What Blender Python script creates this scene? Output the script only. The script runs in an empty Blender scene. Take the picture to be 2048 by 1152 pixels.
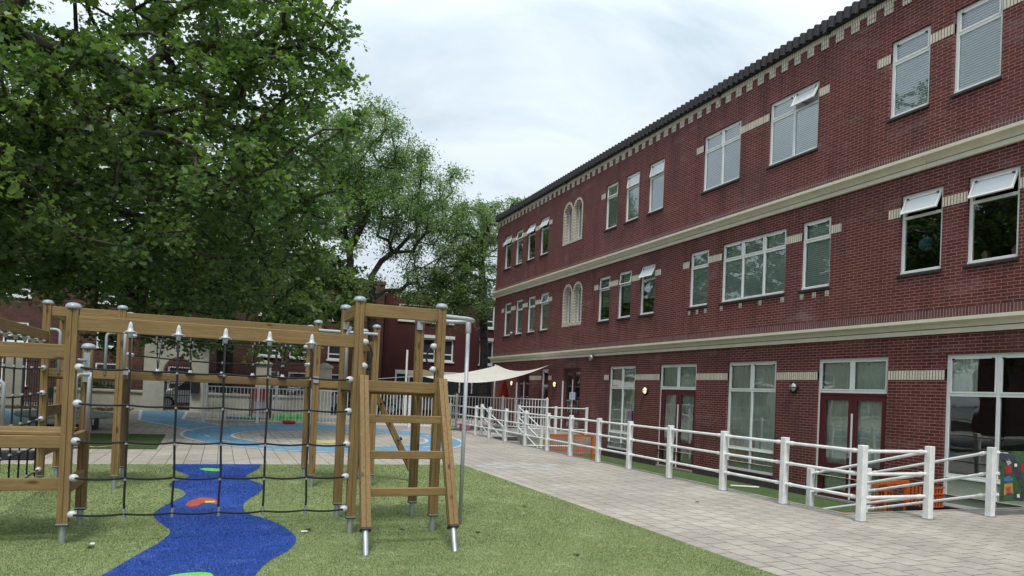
import bpy, math, random
import numpy as np
from mathutils import Vector, Matrix
R = math.radians
random.seed(7); RNG = np.random.default_rng(11)
SC = bpy.context.scene; COL = SC.collection
# ------------------------------------------------------------------ camera
cam_d = bpy.data.cameras.new("camera"); cam = bpy.data.objects.new("camera", cam_d); COL.objects.link(cam)
SC.camera = cam
yaw, pit, roll = R(22.1), R(.766), R(2.433)
fw = Vector((math.sin(yaw)*math.cos(pit), math.cos(yaw)*math.cos(pit), math.sin(pit)))
r0 = Vector((math.cos(yaw), -math.sin(yaw), 0)); u0 = r0.cross(fw)
rr = math.cos(roll)*r0 + math.sin(roll)*u0; uu = -math.sin(roll)*r0 + math.cos(roll)*u0
m = Matrix((rr, uu, -fw)).transposed().to_4x4(); m.translation = (0, 0, 1.6)
cam.matrix_world = m
cam_d.sensor_width = 36; cam_d.lens = 36*1430/2048; cam_d.shift_y = 190/2048
cam_d.clip_start = .05; cam_d.clip_end = 900
# ------------------------------------------------------------------ world, sun, exposure
SUN_EL, SUN_AZ = 62, 200      # azimuth measured clockwise from +Y
W = bpy.data.worlds.new("World"); SC.world = W; W.use_nodes = True
nt = W.node_tree; N = nt.nodes; L = nt.links
for n in list(N): N.remove(n)
out = N.new('ShaderNodeOutputWorld'); bg = N.new('ShaderNodeBackground'); L.new(bg.outputs[0], out.inputs[0])
sky = N.new('ShaderNodeTexSky'); sky.sky_type = 'NISHITA'; sky.sun_disc = False
sky.sun_elevation = R(SUN_EL); sky.sun_rotation = R(SUN_AZ)
sc_ = N.new('ShaderNodeVectorMath'); sc_.operation = 'SCALE'; sc_.inputs['Scale'].default_value = .10
L.new(sky.outputs[0], sc_.inputs[0])
tc = N.new('ShaderNodeTexCoord'); sep = N.new('ShaderNodeSeparateXYZ'); L.new(tc.outputs['Generated'], sep.inputs[0])
ad = N.new('ShaderNodeMath'); ad.operation = 'ADD'; ad.inputs[1].default_value = .32; L.new(sep.outputs[2], ad.inputs[0])
mxx = N.new('ShaderNodeMath'); mxx.operation = 'MAXIMUM'; mxx.inputs[1].default_value = .12; L.new(ad.outputs[0], mxx.inputs[0])
dx = N.new('ShaderNodeMath'); dx.operation = 'DIVIDE'; L.new(sep.outputs[0], dx.inputs[0]); L.new(mxx.outputs[0], dx.inputs[1])
dy = N.new('ShaderNodeMath'); dy.operation = 'DIVIDE'; L.new(sep.outputs[1], dy.inputs[0]); L.new(mxx.outputs[0], dy.inputs[1])
cmb = N.new('ShaderNodeCombineXYZ'); L.new(dx.outputs[0], cmb.inputs[0]); L.new(dy.outputs[0], cmb.inputs[1])
mp = N.new('ShaderNodeMapping'); mp.inputs['Rotation'].default_value = (0, 0, R(35)); mp.inputs['Scale'].default_value = (1.0, 2.0, 1)
mp.inputs['Location'].default_value = (3.1, 1.7, 0); L.new(cmb.outputs[0], mp.inputs[0])
nz = N.new('ShaderNodeTexNoise'); nz.inputs['Scale'].default_value = 1.7; nz.inputs['Detail'].default_value = 6; nz.inputs['Roughness'].default_value = .55
nz.inputs['Distortion'].default_value = .5; L.new(mp.outputs[0], nz.inputs[0])
cr = N.new('ShaderNodeValToRGB'); e = cr.color_ramp.elements
e[0].position = .36; e[0].color = (.255, .30, .33, 1); e[1].position = .60; e[1].color = (.375, .412, .438, 1)
L.new(nz.outputs[0], cr.inputs[0])
mx = N.new('ShaderNodeMix'); mx.data_type = 'RGBA'; mx.inputs['Factor'].default_value = .92
L.new(sc_.outputs[0], mx.inputs['A']); L.new(cr.outputs[0], mx.inputs['B']); 
# overcast sky: the zenith is brighter than the band above the horizon
zg = N.new('ShaderNodeMath'); zg.operation = 'MULTIPLY_ADD'; zg.inputs[1].default_value = 1.1; zg.inputs[2].default_value = .7; zg.use_clamp = False
zc_ = N.new('ShaderNodeMath'); zc_.operation = 'MAXIMUM'; zc_.inputs[1].default_value = 0; L.new(sep.outputs[2], zc_.inputs[0]); L.new(zc_.outputs[0], zg.inputs[0])
vz = N.new('ShaderNodeVectorMath'); vz.operation = 'SCALE'; L.new(mx.outputs['Result'], vz.inputs[0]); L.new(zg.outputs[0], vz.inputs['Scale']); L.new(vz.outputs[0], bg.inputs[0])
bg.inputs[1].default_value = 1.22
sd = bpy.data.lights.new("sun", 'SUN'); sd.energy = 1.5; sd.angle = R(14); sd.color = (1, .96, .9)
so = bpy.data.objects.new("sun", sd); COL.objects.link(so)
az = R(SUN_AZ); el = R(SUN_EL)
sv = Vector((math.sin(az)*math.cos(el), math.cos(az)*math.cos(el), math.sin(el)))
so.rotation_euler = sv.to_track_quat('Z', 'Y').to_euler(); so.location = (0, 0, 30)
SC.view_settings.view_transform = 'Standard'; SC.view_settings.look = 'None'
SC.view_settings.exposure = 0.92; SC.view_settings.gamma = 1.0
SC.render.resolution_x = 1024; SC.render.resolution_y = 576

# ------------------------------------------------------------------ material helpers
class Mt:
    def __init__(s, name, rough=.7, spec=.5, metal=0):
        s.m = bpy.data.materials.new(name); s.m.use_nodes = True
        s.t = s.m.node_tree; s.b = s.t.nodes['Principled BSDF']
        s.b.inputs['Roughness'].default_value = rough; s.b.inputs['Metallic'].default_value = metal
        s.b.inputs['Specular IOR Level'].default_value = spec
        s.out = s.t.nodes['Material Output']
    def n(s, typ, **kw):
        x = s.t.nodes.new(typ)
        for k, v in kw.items():
            if k in x.inputs: x.inputs[k].default_value = v
            else: setattr(x, k, v)
        return x
    def l(s, a, b): s.t.links.new(a, b)
    def obj(s):
        return s.n('ShaderNodeTexCoord').outputs['Object']
    def map(s, v, scale=(1, 1, 1), rot=(0, 0, 0), loc=(0, 0, 0)):
        x = s.n('ShaderNodeMapping'); x.inputs['Scale'].default_value = scale; x.inputs['Rotation'].default_value = rot
        x.inputs['Location'].default_value = loc; s.l(v, x.inputs[0]); return x.outputs[0]
    def noise(s, v, scale, detail=4, rough=.55, dist=0):
        x = s.n('ShaderNodeTexNoise', Scale=scale, Detail=detail, Roughness=rough, Distortion=dist); s.l(v, x.inputs['Vector']); return x.outputs['Fac']
    def ramp(s, f, stops):
        x = s.n('ShaderNodeValToRGB'); el = x.color_ramp.elements
        while len(el) < len(stops): el.new(.5)
        for i, (p, c) in enumerate(stops):
            el[i].position = p; el[i].color = (c, c, c, 1) if isinstance(c, (int, float)) else (*c, 1)
        s.l(f, x.inputs[0]); return x.outputs[0]
    def mix(s, f, a, b, blend='MIX'):
        x = s.n('ShaderNodeMix', data_type='RGBA', blend_type=blend)
        for k, v in (('Factor', f), ('A', a), ('B', b)):
            i = x.inputs[k]
            if isinstance(v, (int, float)): i.default_value = v
            elif isinstance(v, tuple): i.default_value = (*v, 1)
            else: s.l(v, i)
        return x.outputs['Result']
    def color(s, v):
        if isinstance(v, tuple): s.b.inputs['Base Color'].default_value = (*v, 1)
        else: s.l(v, s.b.inputs['Base Color'])
    def bump(s, h, strength=.3, dist=.01):
        x = s.n('ShaderNodeBump', Strength=strength, Distance=dist); s.l(h, x.inputs['Height']); s.l(x.outputs[0], s.b.inputs['Normal'])

def plain(name, col, rough=.6, var=.18, scale=6, metal=0, bump=0, spec=.5):
    m = Mt(name, rough, spec, metal); v = m.obj()
    f = m.noise(v, scale, 5)
    d = tuple(c*(1-var) for c in col); h = tuple(min(1, c*(1+var)) for c in col)
    m.color(m.ramp(f, [(.3, d), (.7, h)]))
    if bump: m.bump(m.noise(v, scale*8, 3), bump, .01)
    return m.m

def brickmat(name, c1, c2, mortar, bw=.22, rh=.064, ms=.0065, vertical=False, dirt=None, bump=.5, offs=.5, patch=None):
    m = Mt(name, .85, .3); v = m.obj()
    sp = m.n('ShaderNodeSeparateXYZ'); m.l(v, sp.inputs[0])
    s = m.n('ShaderNodeMath', operation='ADD'); m.l(sp.outputs[0], s.inputs[0]); m.l(sp.outputs[1], s.inputs[1])
    c = m.n('ShaderNodeCombineXYZ')
    if vertical: m.l(sp.outputs[2], c.inputs[0]); m.l(s.outputs[0], c.inputs[1])
    else: m.l(s.outputs[0], c.inputs[0]); m.l(sp.outputs[2], c.inputs[1])
    b = m.n('ShaderNodeTexBrick', Scale=1.0); b.inputs['Brick Width'].default_value = bw; b.inputs['Row Height'].default_value = rh
    b.inputs['Mortar Size'].default_value = ms; b.inputs['Mortar Smooth'].default_value = .15; b.inputs['Bias'].default_value = 0
    b.offset = 0 if vertical else offs
    b.inputs['Color1'].default_value = (*c1, 1); b.inputs['Color2'].default_value = (*c2, 1); b.inputs['Mortar'].default_value = (*mortar, 1)
    m.l(c.outputs[0], b.inputs['Vector'])
    col = b.outputs['Color']
    f = m.noise(v, 30, 3, .6)
    col = m.mix(1.0, col, m.ramp(f, [(.25, .78), (.75, 1.2)]), 'MULTIPLY')
    if dirt:
        g = m.noise(v, .55, 6, .62, .4)
        col = m.mix(m.ramp(g, [(.5, 0.0), (.72, .55)]), col, dirt)
    if patch:
        g = m.noise(m.map(v, (1, .6, 2.2), loc=(4, 9, 2)), 1.3, 5, .7)
        col = m.mix(m.ramp(g, [(.56, 0.0), (.72, .45)]), col, patch)
        stn = m.noise(m.map(v, (1.6, 1.6, .14)), 1.6, 5, .65)
        col = m.mix(1.0, col, m.ramp(stn, [(.32, .72), (.5, 1.0), (.7, 1.12)]), 'MULTIPLY')
    m.color(col)
    inv = m.n('ShaderNodeMath', operation='SUBTRACT'); inv.inputs[0].default_value = 1; m.l(b.outputs['Fac'], inv.inputs[1])
    ad = m.n('ShaderNodeMath', operation='ADD'); m.l(inv.outputs[0], ad.inputs[0])
    mu = m.n('ShaderNodeMath', operation='MULTIPLY'); mu.inputs[1].default_value = .35; m.l(f, mu.inputs[0]); m.l(mu.outputs[0], ad.inputs[1])
    m.bump(ad.outputs[0], bump, .006)
    return m.m

M = {}
RED1, RED2 = (.130, .030, .025), (.082, .0185, .018)
MORT = (.29, .165, .145)
M['brick'] = brickmat('red_brick', RED1, RED2, MORT, dirt=(.085, .042, .043), patch=(.25, .165, .165))
M['brick_dark'] = brickmat('purple_soldier_brick', (.125, .058, .060), (.080, .034, .036), (.29, .20, .185), bw=.3, rh=.064, vertical=True)
M['brick_plinth'] = brickmat('plinth_brick', (.055, .045, .045), (.035, .03, .03), (.09, .08, .075), bw=.6, rh=.064, vertical=True)
M['brick_white'] = brickmat('cream_brick', (.66, .61, .50), (.56, .51, .41), (.15, .115, .085), bw=.6, rh=.064, ms=.008, vertical=True)
M['brick_white_h'] = brickmat('cream_brick_flat', (.66, .61, .50), (.56, .51, .41), (.15, .115, .085), bw=.22, rh=.064, ms=.009)
M['brick_house'] = brickmat('brown_house_brick', (.13, .055, .04), (.075, .035, .03), (.05, .04, .035), bw=.42, rh=.13, ms=.012, dirt=(.06, .04, .03))
M['stone'] = plain('cream_cornice_paint', (.62, .585, .47), .6, .07, 3)
M['stone_joint'] = plain('cornice_joint', (.10, .09, .07), .8)
M['frame'] = plain('white_window_paint', (.72, .74, .72), .4, .05, 5)
M['frame_red'] = plain('burgundy_door_paint', (.085, .012, .018), .35, .12, 5)
M['sill'] = plain('dark_sill_stone', (.022, .021, .023), .5, .2, 9)
M['tile'] = plain('charcoal_roof_tile', (.016, .016, .018), .75, .25, 5, bump=.1)
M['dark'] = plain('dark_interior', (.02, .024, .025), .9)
M['dim'] = plain('dim_interior_wall', (.20, .22, .21), .9)
M['blind'] = plain('white_blind_slats', (.90, .93, .94), .5, .04, 3)
M['blind_green'] = plain('pale_blind_slats', (.80, .90, .88), .5, .05, 3)
M['curtain'] = plain('pale_green_curtain', (.84, .90, .82), .9, .10, 3)
M['concrete'] = plain('grey_concrete', (.25, .25, .235), .85, .3, 2.2, bump=.2)
M['bitumen'] = plain('dark_retaining_wall', (.05, .05, .052), .8, .35, 2, bump=.2)
M['galv'] = plain('galvanised_steel', (.46, .50, .53), .38, .12, 20, metal=.75)
M['greytube'] = plain('grey_powder_coat', (.36, .39, .42), .35, .08, 8)
M['cap'] = plain('grey_plastic_cap', (.27, .31, .35), .35, .06, 8)
M['plastic'] = plain('white_grey_plastic', (.45, .475, .49), .35, .06, 10)
M['rope'] = plain('black_rope', (.007, .007, .009), .7, .4, 160, bump=.6)
M['bolt'] = plain('bolt_metal', (.06, .045, .035), .5)
M['black'] = plain('black_paint', (.012, .012, .013), .5)
M['red'] = plain('red_panel', (.42, .015, .02), .5, .12)
M['orange'] = plain('orange_plastic', (.50, .10, .012), .45, .12, 5)
M['wallcream'] = None
M['redhouse'] = plain('dark_red_render', (.060, .0085, .008), .8, .14, 1.2)
M['asphalt'] = plain('asphalt', (.055, .055, .057), .9, .25, 3, bump=.2)
M['paper'] = plain('pale_blue_paper', (.48, .60, .78), .7, .1, 30)
M['rubber'] = plain('black_rubber', (.015, .015, .016), .8)
M['rust'] = plain('rusty_brown_post', (.11, .055, .035), .8)
M['greenplastic'] = plain('green_plastic', (.10, .55, .10), .35, .15, 8)
M['turquoise'] = plain('turquoise_plastic', (.12, .42, .36), .4, .15, 8)
M['lampmetal'] = plain('lamp_metal', (.35, .36, .36), .3, .1, 8, metal=.8)
M['lamp_glow'] = None

def wood(axis):
    m = Mt('pine_wood_'+axis, .72, .35); v = m.obj()
    k = {'x': (.7, 9, 9), 'y': (9, .7, 9), 'z': (9, 9, .7)}[axis]
    w = m.map(v, tuple(a*1.6 if a > 1 else a*.55 for a in k))
    g = m.noise(w, 5.0, 6, .6, .3)
    g2 = m.noise(m.map(v, tuple(a*3 for a in k)), 5.0, 3, .6)
    col = m.ramp(g, [(.25, (.145, .088, .030)), (.5, (.225, .145, .054)), (.75, (.31, .21, .088))])
    col = m.mix(1.0, col, m.ramp(g2, [(.3, .80), (.7, 1.1)]), 'MULTIPLY')
    big = m.noise(v, 1.3, 3)
    col = m.mix(m.ramp(big, [(.42, 0.0), (.62, .45)]), col, (.15, .095, .040))
    kk = {'x': (1.6, 5, 5), 'y': (5, 1.6, 5), 'z': (5, 5, 1.6)}[axis]
    vo = m.n('ShaderNodeTexVoronoi', Scale=1.5); m.l(m.map(v, kk, loc=(.3, .7, .1)), vo.inputs['Vector'])
    kn = m.ramp(vo.outputs['Distance'], [(.07, .9), (.17, 0.0)])
    col = m.mix(kn, col, (.055, .026, .010))
    m.color(col); m.bump(g2, .25, .004); return m.m
M['wx'], M['wy'], M['wz'] = wood('x'), wood('y'), wood('z')

def m_ceil():
    m = Mt('weathered_cream_render', .85); v = m.obj()
    a = m.noise(v, 1.6, 6, .65); b = m.noise(v, 9, 4, .7)
    col = m.ramp(a, [(.3, (.30, .295, .235)), (.65, (.43, .42, .345))])
    col = m.mix(m.ramp(b, [(.62, 0.0), (.72, .7)]), col, (.12, .11, .085))
    m.color(col); return m.m
M['wallcream'] = m_ceil()
M['portalcream'] = M['wallcream']

def m_turf(name, lo, hi, pale, sc=1.0):
    m = Mt(name, .95, .15); v = m.obj()
    a = m.noise(v, 95*sc, 3, .7); b = m.noise(v, .9, 6, .65, .3); c = m.noise(m.map(v, (1, .5, 1)), 320, 2, .7); d = m.noise(v, 7, 5, .75)
    col = m.mix(m.ramp(b, [(.35, 0.0), (.65, 1.0)]), lo, hi)
    col = m.mix(m.ramp(a, [(.44, 0.0), (.66, .75)]), col, pale)
    col = m.mix(m.ramp(m.noise(v, 55*sc, 3, .8), [(.52, 0.0), (.68, .6)]), col, tuple(x*.35 for x in lo))
    col = m.mix(1.0, col, m.ramp(c, [(.3, .6), (.7, 1.35)]), 'MULTIPLY')
    col = m.mix(1.0, col, m.ramp(d, [(.3, .80), (.7, 1.18)]), 'MULTIPLY')
    e = m.noise(m.map(v, (1, 1, 1), loc=(7, 3, 0)), 1.7, 6, .72, .2)
    col = m.mix(m.ramp(e, [(.56, 0.0), (.72, .5)]), col, pale)
    m.color(col); m.bump(a, .8, .012); return m.m
M['turf'] = m_turf('artificial_turf', (.105, .150, .042), (.180, .225, .080), (.38, .44, .26))
M['turf_dark'] = m_turf('dark_artificial_turf', (.035, .065, .018), (.055, .09, .025), (.09, .13, .05))
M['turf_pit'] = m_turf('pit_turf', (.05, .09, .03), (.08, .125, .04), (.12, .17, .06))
M['turf_blue'] = m_turf('blue_turf', (.006, .030, .19), (.009, .050, .30), (.09, .17, .42))
M['turf_red'] = m_turf('red_turf', (.35, .045, .02), (.45, .07, .035), (.5, .2, .1))
M['turf_lime'] = m_turf('lime_turf', (.10, .50, .03), (.18, .65, .05), (.3, .75, .2))

def m_pave():
    m = Mt('grey_concrete_pavers', .85, .3); v = m.obj()
    sp = m.n('ShaderNodeSeparateXYZ'); m.l(v, sp.inputs[0]); c = m.n('ShaderNodeCombineXYZ')
    m.l(sp.outputs[1], c.inputs[0]); m.l(sp.outputs[0], c.inputs[1])
    w = c.outputs[0]
    b = m.n('ShaderNodeTexBrick', Scale=1.0); b.offset = .5
    for k, x in (('Brick Width', .30), ('Row Height', .30), ('Mortar Size', .0065), ('Mortar Smooth', .2), ('Bias', 0)): b.inputs[k].default_value = x
    b.inputs['Color1'].default_value = (.375, .340, .293, 1); b.inputs['Color2'].default_value = (.325, .298, .258, 1); b.inputs['Mortar'].default_value = (.055, .046, .038, 1)
    m.l(w, b.inputs['Vector'])
    col = b.outputs['Color']
    a = m.noise(v, .55, 6, .65, .2); d = m.noise(v, 8, 5, .7); g = m.noise(v, 180, 2, .6)
    col = m.mix(1.0, col, m.ramp(a, [(.3, .78), (.7, 1.22)]), 'MULTIPLY')
    col = m.mix(1.0, col, m.ramp(d, [(.3, .86), (.7, 1.12)]), 'MULTIPLY')
    col = m.mix(1.0, col, m.ramp(g, [(.3, .84), (.7, 1.16)]), 'MULTIPLY')
    e = m.noise(m.map(v, (1, 1, 1), loc=(3, 1, 0)), 2.3, 6, .75)
    col = m.mix(m.ramp(e, [(.66, 0.0), (.74, .35)]), col, (.48, .46, .43))
    pk = m.noise(m.map(v, (3.34, 3.34, 1), loc=(1, 5, 0)), 1.0, 0)
    col = m.mix(m.ramp(pk, [(.5, 0.0), (.75, .3)]), col, (.29, .25, .215))
    m.color(col)
    inv = m.n('ShaderNodeMath', operation='SUBTRACT'); inv.inputs[0].default_value = 1; m.l(b.outputs['Fac'], inv.inputs[1])
    m.bump(inv.outputs[0], .6, .006); return m.m
M['pave'] = m_pave()

def m_paint(name, col, wear):
    m = Mt(name, .7, .3); v = m.obj()
    a = m.noise(v, 6, 6, .75); g = m.noise(v, 1.0, 5)
    c = m.mix(m.ramp(a, [(.40, wear), (.62, 0.0)]), col, (.22, .20, .18))
    c = m.mix(1.0, c, m.ramp(g, [(.3, .85), (.7, 1.12)]), 'MULTIPLY')
    sp = m.n('ShaderNodeSeparateXYZ'); m.l(v, sp.inputs[0]); cc = m.n('ShaderNodeCombineXYZ')
    m.l(sp.outputs[1], cc.inputs[0]); m.l(sp.outputs[0], cc.inputs[1])
    b = m.n('ShaderNodeTexBrick', Scale=1.0); b.offset = .5
    for k, x in (('Brick Width', .30), ('Row Height', .30), ('Mortar Size', .006), ('Mortar Smooth', .3)): b.inputs[k].default_value = x
    b.inputs['Color1'].default_value = (1, 1, 1, 1); b.inputs['Color2'].default_value = (.9, .9, .9, 1); b.inputs['Mortar'].default_value = (.45, .45, .45, 1)
    m.l(cc.outputs[0], b.inputs['Vector']); c = m.mix(1.0, c, b.outputs['Color'], 'MULTIPLY')
    m.color(c); return m.m
M['paint_blue'] = m_paint('blue_ground_paint', (.12, .32, .50), .4)
M['paint_white'] = m_paint('white_ground_paint', (.66, .68, .68), .4)
M['paint_yellow'] = m_paint('yellow_ground_paint', (.58, .55, .18), .4)

def m_glass():
    m = Mt('window_glass'); t = m.n('ShaderNodeBsdfTransparent'); t.inputs[0].default_value = (.96, 1.0, .98, 1)
    g = m.n('ShaderNodeBsdfGlossy', Roughness=.012); g.inputs[0].default_value = (.93, .97, 1, 1)
    fr = m.n('ShaderNodeFresnel', IOR=1.55); mu = m.n('ShaderNodeMath', operation='MULTIPLY_ADD'); mu.inputs[1].default_value = 3.4; mu.inputs[2].default_value = .0
    mu.use_clamp = True; m.l(fr.outputs[0], mu.inputs[0])
    v = m.obj(); bp = m.n('ShaderNodeBump', Strength=.05, Distance=.05); m.l(m.noise(v, 1.6, 1), bp.inputs['Height']); m.l(bp.outputs[0], g.inputs['Normal'])
    x = m.n('ShaderNodeMixShader'); m.l(mu.outputs[0], x.inputs[0]); m.l(t.outputs[0], x.inputs[1]); m.l(g.outputs[0], x.inputs[2])
    m.l(x.outputs[0], m.out.inputs[0]); return m.m
M['glass'] = m_glass()

M['vent_sky_tone'] = plain('sky_toned_vent_glass', (.46, .50, .52), .10, .04, 3, spec=1.0)  # pale colour stands in for sky reflected by the wide-open vents
def m_leaf(name, dark, mid, bright, rough=.42, trans=.42):
    m = Mt(name, rough, .5)
    a = m.n('ShaderNodeAttribute', attribute_name='tone')
    col = m.ramp(a.outputs['Fac'], [(0.0, dark), (.55, mid), (1.0, bright)])
    m.color(col); m.b.inputs['Roughness'].default_value = rough
    t = m.n('ShaderNodeBsdfTranslucent'); c2 = m.mix(1.0, col, (1.5, 1.7, .6), 'MULTIPLY'); m.l(c2, t.inputs[0])
    x = m.n('ShaderNodeMixShader'); x.inputs[0].default_value = trans
    m.l(m.b.outputs[0], x.inputs[1]); m.l(t.outputs[0], x.inputs[2]); m.l(x.outputs[0], m.out.inputs[0]); return m.m
M['leaf_plane'] = m_leaf('plane_leaves', (.055, .100, .036), (.110, .178, .058), (.21, .30, .095))
M['blade_green'] = m_leaf('turf_blades_green', (.10, .145, .038), (.19, .24, .078), (.42, .46, .28), .7, .2)
M['blade_blue'] = m_leaf('turf_blades_blue', (.004, .020, .13), (.010, .050, .32), (.12, .22, .50), .6, .1)
M['leaf_locust'] = m_leaf('locust_leaves', (.095, .155, .065), (.15, .23, .10), (.23, .32, .14))
M['leaf_shrub'] = m_leaf('shrub_leaves', (.02, .05, .01), (.05, .10, .02), (.10, .17, .04))
M['leaf_dry'] = m_leaf('fallen_leaves', (.06, .04, .015), (.13, .09, .03), (.25, .22, .10))
M['bark'] = plain('tree_bark', (.045, .038, .030), .95, .4, 7, bump=.6)

def m_glow(name, col, s):
    m = Mt(name); m.color(col); m.b.inputs['Emission Color'].default_value = (*col, 1); m.b.inputs['Emission Strength'].default_value = s; return m.m
M['lamp_glow'] = m_glow('lit_lamp_glass', (1.0, .76, .42), .6)
M['lamp_off'] = plain('frosted_lamp_glass', (.45, .47, .42), .3)
M['rail'] = plain('white_rail_paint', (.68, .70, .68), .45, .13, 7)
M['sail'] = plain('cream_shade_cloth', (.50, .485, .43), .9, .06, 2)
M['carpaint_white'] = plain('white_car_paint', (.70, .72, .75), .2, .03)
M['carpaint_dark'] = plain('dark_car_paint', (.02, .022, .028), .2, .03)
M['carpaint_silver'] = plain('silver_car_paint', (.32, .36, .40), .25, .03)
M['carglass'] = plain('car_glass', (.03, .04, .045), .08, .05)
M['grey'] = plain('grey_table_top', (.24, .27, .25), .7, .2, 4)

# ------------------------------------------------------------------ mesh helpers
class MB:
    def __init__(s): s.v = []; s.f = []
    def add(s, vs, fs):
        o = len(s.v); s.v += [tuple(v) for v in vs]; s.f += [tuple(i+o for i in f) for f in fs]; return s
    def box(s, x0, x1, y0, y1, z0, z1, ch=0):
        if ch:
            c = ch; vs = []
            for z, k in ((z0, c), (z0+c, 0), (z1-c, 0), (z1, c)):
                vs += [(x0+k+c*(k == 0), y0+k, z), (x1-k-c*(k == 0), y0+k, z), (x1-k, y0+k+c*(k == 0), z), (x1-k, y1-k-c*(k == 0), z),
                       (x1-k-c*(k == 0), y1-k, z), (x0+k+c*(k == 0), y1-k, z), (x0+k, y1-k-c*(k == 0), z), (x0+k, y0+k+c*(k == 0), z)]
            fs = [tuple(range(7, -1, -1)), tuple(range(24, 32))]
            for r in range(3):
                for i in range(8): a = r*8+i; b = r*8+(i+1) % 8; fs.append((a, b, b+8, a+8))
            return s.add(vs, fs)
        return s.add([(x0, y0, z0), (x1, y0, z0), (x1, y1, z0), (x0, y1, z0), (x0, y0, z1), (x1, y0, z1), (x1, y1, z1), (x0, y1, z1)],
                     [(0, 3, 2, 1), (4, 5, 6, 7), (0, 1, 5, 4), (1, 2, 6, 5), (2, 3, 7, 6), (3, 0, 4, 7)])
    def quad(s, a, b, c, d): return s.add([a, b, c, d], [(0, 1, 2, 3)])
    def poly(s, pts): return s.add(pts, [tuple(range(len(pts)))])
    def prism(s, sec, p0, p1, side=None):
        """section (list of 2-D points) swept from p0 to p1"""
        p0, p1 = Vector(p0), Vector(p1); d = (p1-p0).normalized()
        a = Vector(side) if side else (Vector((1, 0, 0)) if abs(d.x) < .9 else Vector((0, 1, 0)))
        a = (a - d*a.dot(d)).normalized(); b = d.cross(a); n = len(sec)
        vs = [p0+a*x+b*y for x, y in sec] + [p1+a*x+b*y for x, y in sec]
        fs = [tuple(range(n-1, -1, -1)), tuple(range(n, 2*n))] + [(i, (i+1) % n, (i+1) % n+n, i+n) for i in range(n)]
        return s.add(vs, fs)
    def tube(s, pts, r, n=8, cap=True):
        pts = [Vector(p) for p in pts]; rings = []; up = None
        for i, p in enumerate(pts):
            d = (pts[min(i+1, len(pts)-1)] - pts[max(i-1, 0)]).normalized()
            if up is None: up = Vector((0, 0, 1)) if abs(d.z) < .9 else Vector((1, 0, 0))
            a = (up - d*up.dot(d)).normalized(); up = a; b = d.cross(a); rad = r[i] if isinstance(r, (list, tuple)) else r
            rings.append([p + (a*math.cos(2*math.pi*k/n) + b*math.sin(2*math.pi*k/n))*rad for k in range(n)])
        vs = [v for q in rings for v in q]; fs = []
        for i in range(len(pts)-1):
            for k in range(n): fs.append((i*n+k, i*n+(k+1) % n, (i+1)*n+(k+1) % n, (i+1)*n+k))
        if cap: fs += [tuple(range(n-1, -1, -1)), tuple(range((len(pts)-1)*n, len(pts)*n))]
        return s.add(vs, fs)
    def lathe(s, prof, c, axis=(0, 0, 1), n=14, sx=1, sy=1):
        c = Vector(c); d = Vector(axis).normalized(); a = Vector((1, 0, 0)) if abs(d.x) < .9 else Vector((0, 1, 0))
        a = (a-d*a.dot(d)).normalized(); b = d.cross(a); vs = []; fs = []
        for r, h in prof:
            for k in range(n):
                t = 2*math.pi*k/n; vs.append(c+d*h+a*(r*math.cos(t)*sx)+b*(r*math.sin(t)*sy))
        for i in range(len(prof)-1):
            for k in range(n): fs.append((i*n+k, i*n+(k+1) % n, (i+1)*n+(k+1) % n, (i+1)*n+k))
        fs += [tuple(range(n-1, -1, -1)), tuple(range((len(prof)-1)*n, len(prof)*n))]
        return s.add(vs, fs)

def origin(o):
    p = Vector((0, 0, 0))
    while o is not None: p = p + o.location; o = o.parent
    return p
def part(name, mb, mat, parent=None, smooth=False, label=None, **kw):
    me = bpy.data.meshes.new(name); og = origin(parent)
    if 'loc' in kw: og = Vector(kw['loc'])
    me.from_pydata([(v[0]-og.x, v[1]-og.y, v[2]-og.z) for v in mb.v], [], mb.f)
    me.materials.append(M[mat] if isinstance(mat, str) else mat)
    if smooth: me.polygons.foreach_set('use_smooth', [True]*len(me.polygons))
    me.update(); o = bpy.data.objects.new(name, me); COL.objects.link(o)
    if parent: o.parent = parent
    elif 'loc' in kw: o.location = kw['loc']
    if label: o['label'] = label
    return o
def tag(o, label=None, cat=None, group=None, kind=None):
    if label: o['label'] = label
    if cat: o['category'] = cat
    if group: o['group'] = group
    if kind: o['kind'] = kind
    return o
def thing(name, loc, label, cat, group=None):
    o = bpy.data.objects.new(name, None); COL.objects.link(o); o.location = loc; o.empty_display_size = .3
    return tag(o, label, cat, group)
def struct(name, mb, mat, **k): return tag(part(name, mb, mat, **k), kind='structure')

# ================================================================== GROUND
PX0, PX1, PY0, PY1, PZ = 8.72, 13.0, 8.05, 23.9, -.55       # sunken yard in front of the building
g = MB(); xs = [-200, PX0, PX1, 200]; ys = [-60, PY0, PY1, 320]
for i in range(3):
    for j in range(3):
        if i == 1 and j == 1: continue
        g.quad((xs[i], ys[j], 0), (xs[i+1], ys[j], 0), (xs[i+1], ys[j+1], 0), (xs[i], ys[j+1], 0))
struct('ground', g, 'pave')
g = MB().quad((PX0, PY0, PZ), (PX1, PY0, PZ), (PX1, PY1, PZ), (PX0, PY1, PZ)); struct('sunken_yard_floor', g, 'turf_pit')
g = MB(); g.box(PX0-.12, PX0, PY0-.12, PY1+.12, PZ-.1, -.004); g.box(PX0, PX1, PY0-.12, PY0, PZ-.1, -.004)
g.box(PX0, 10.0, PY1, PY1+.12, PZ-.1, -.004)
struct('retaining_wall', g, 'bitumen')
# edge kerb laid flush round the sunken yard
g = MB(); g.box(PX0-.08, PX0, PY0-.08, PY1, -.05, .012, .003); g.box(PX0+.002, PX1, PY0-.08, PY0, -.05, .010); struct('pit_edge_kerb', g, 'concrete')
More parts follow.
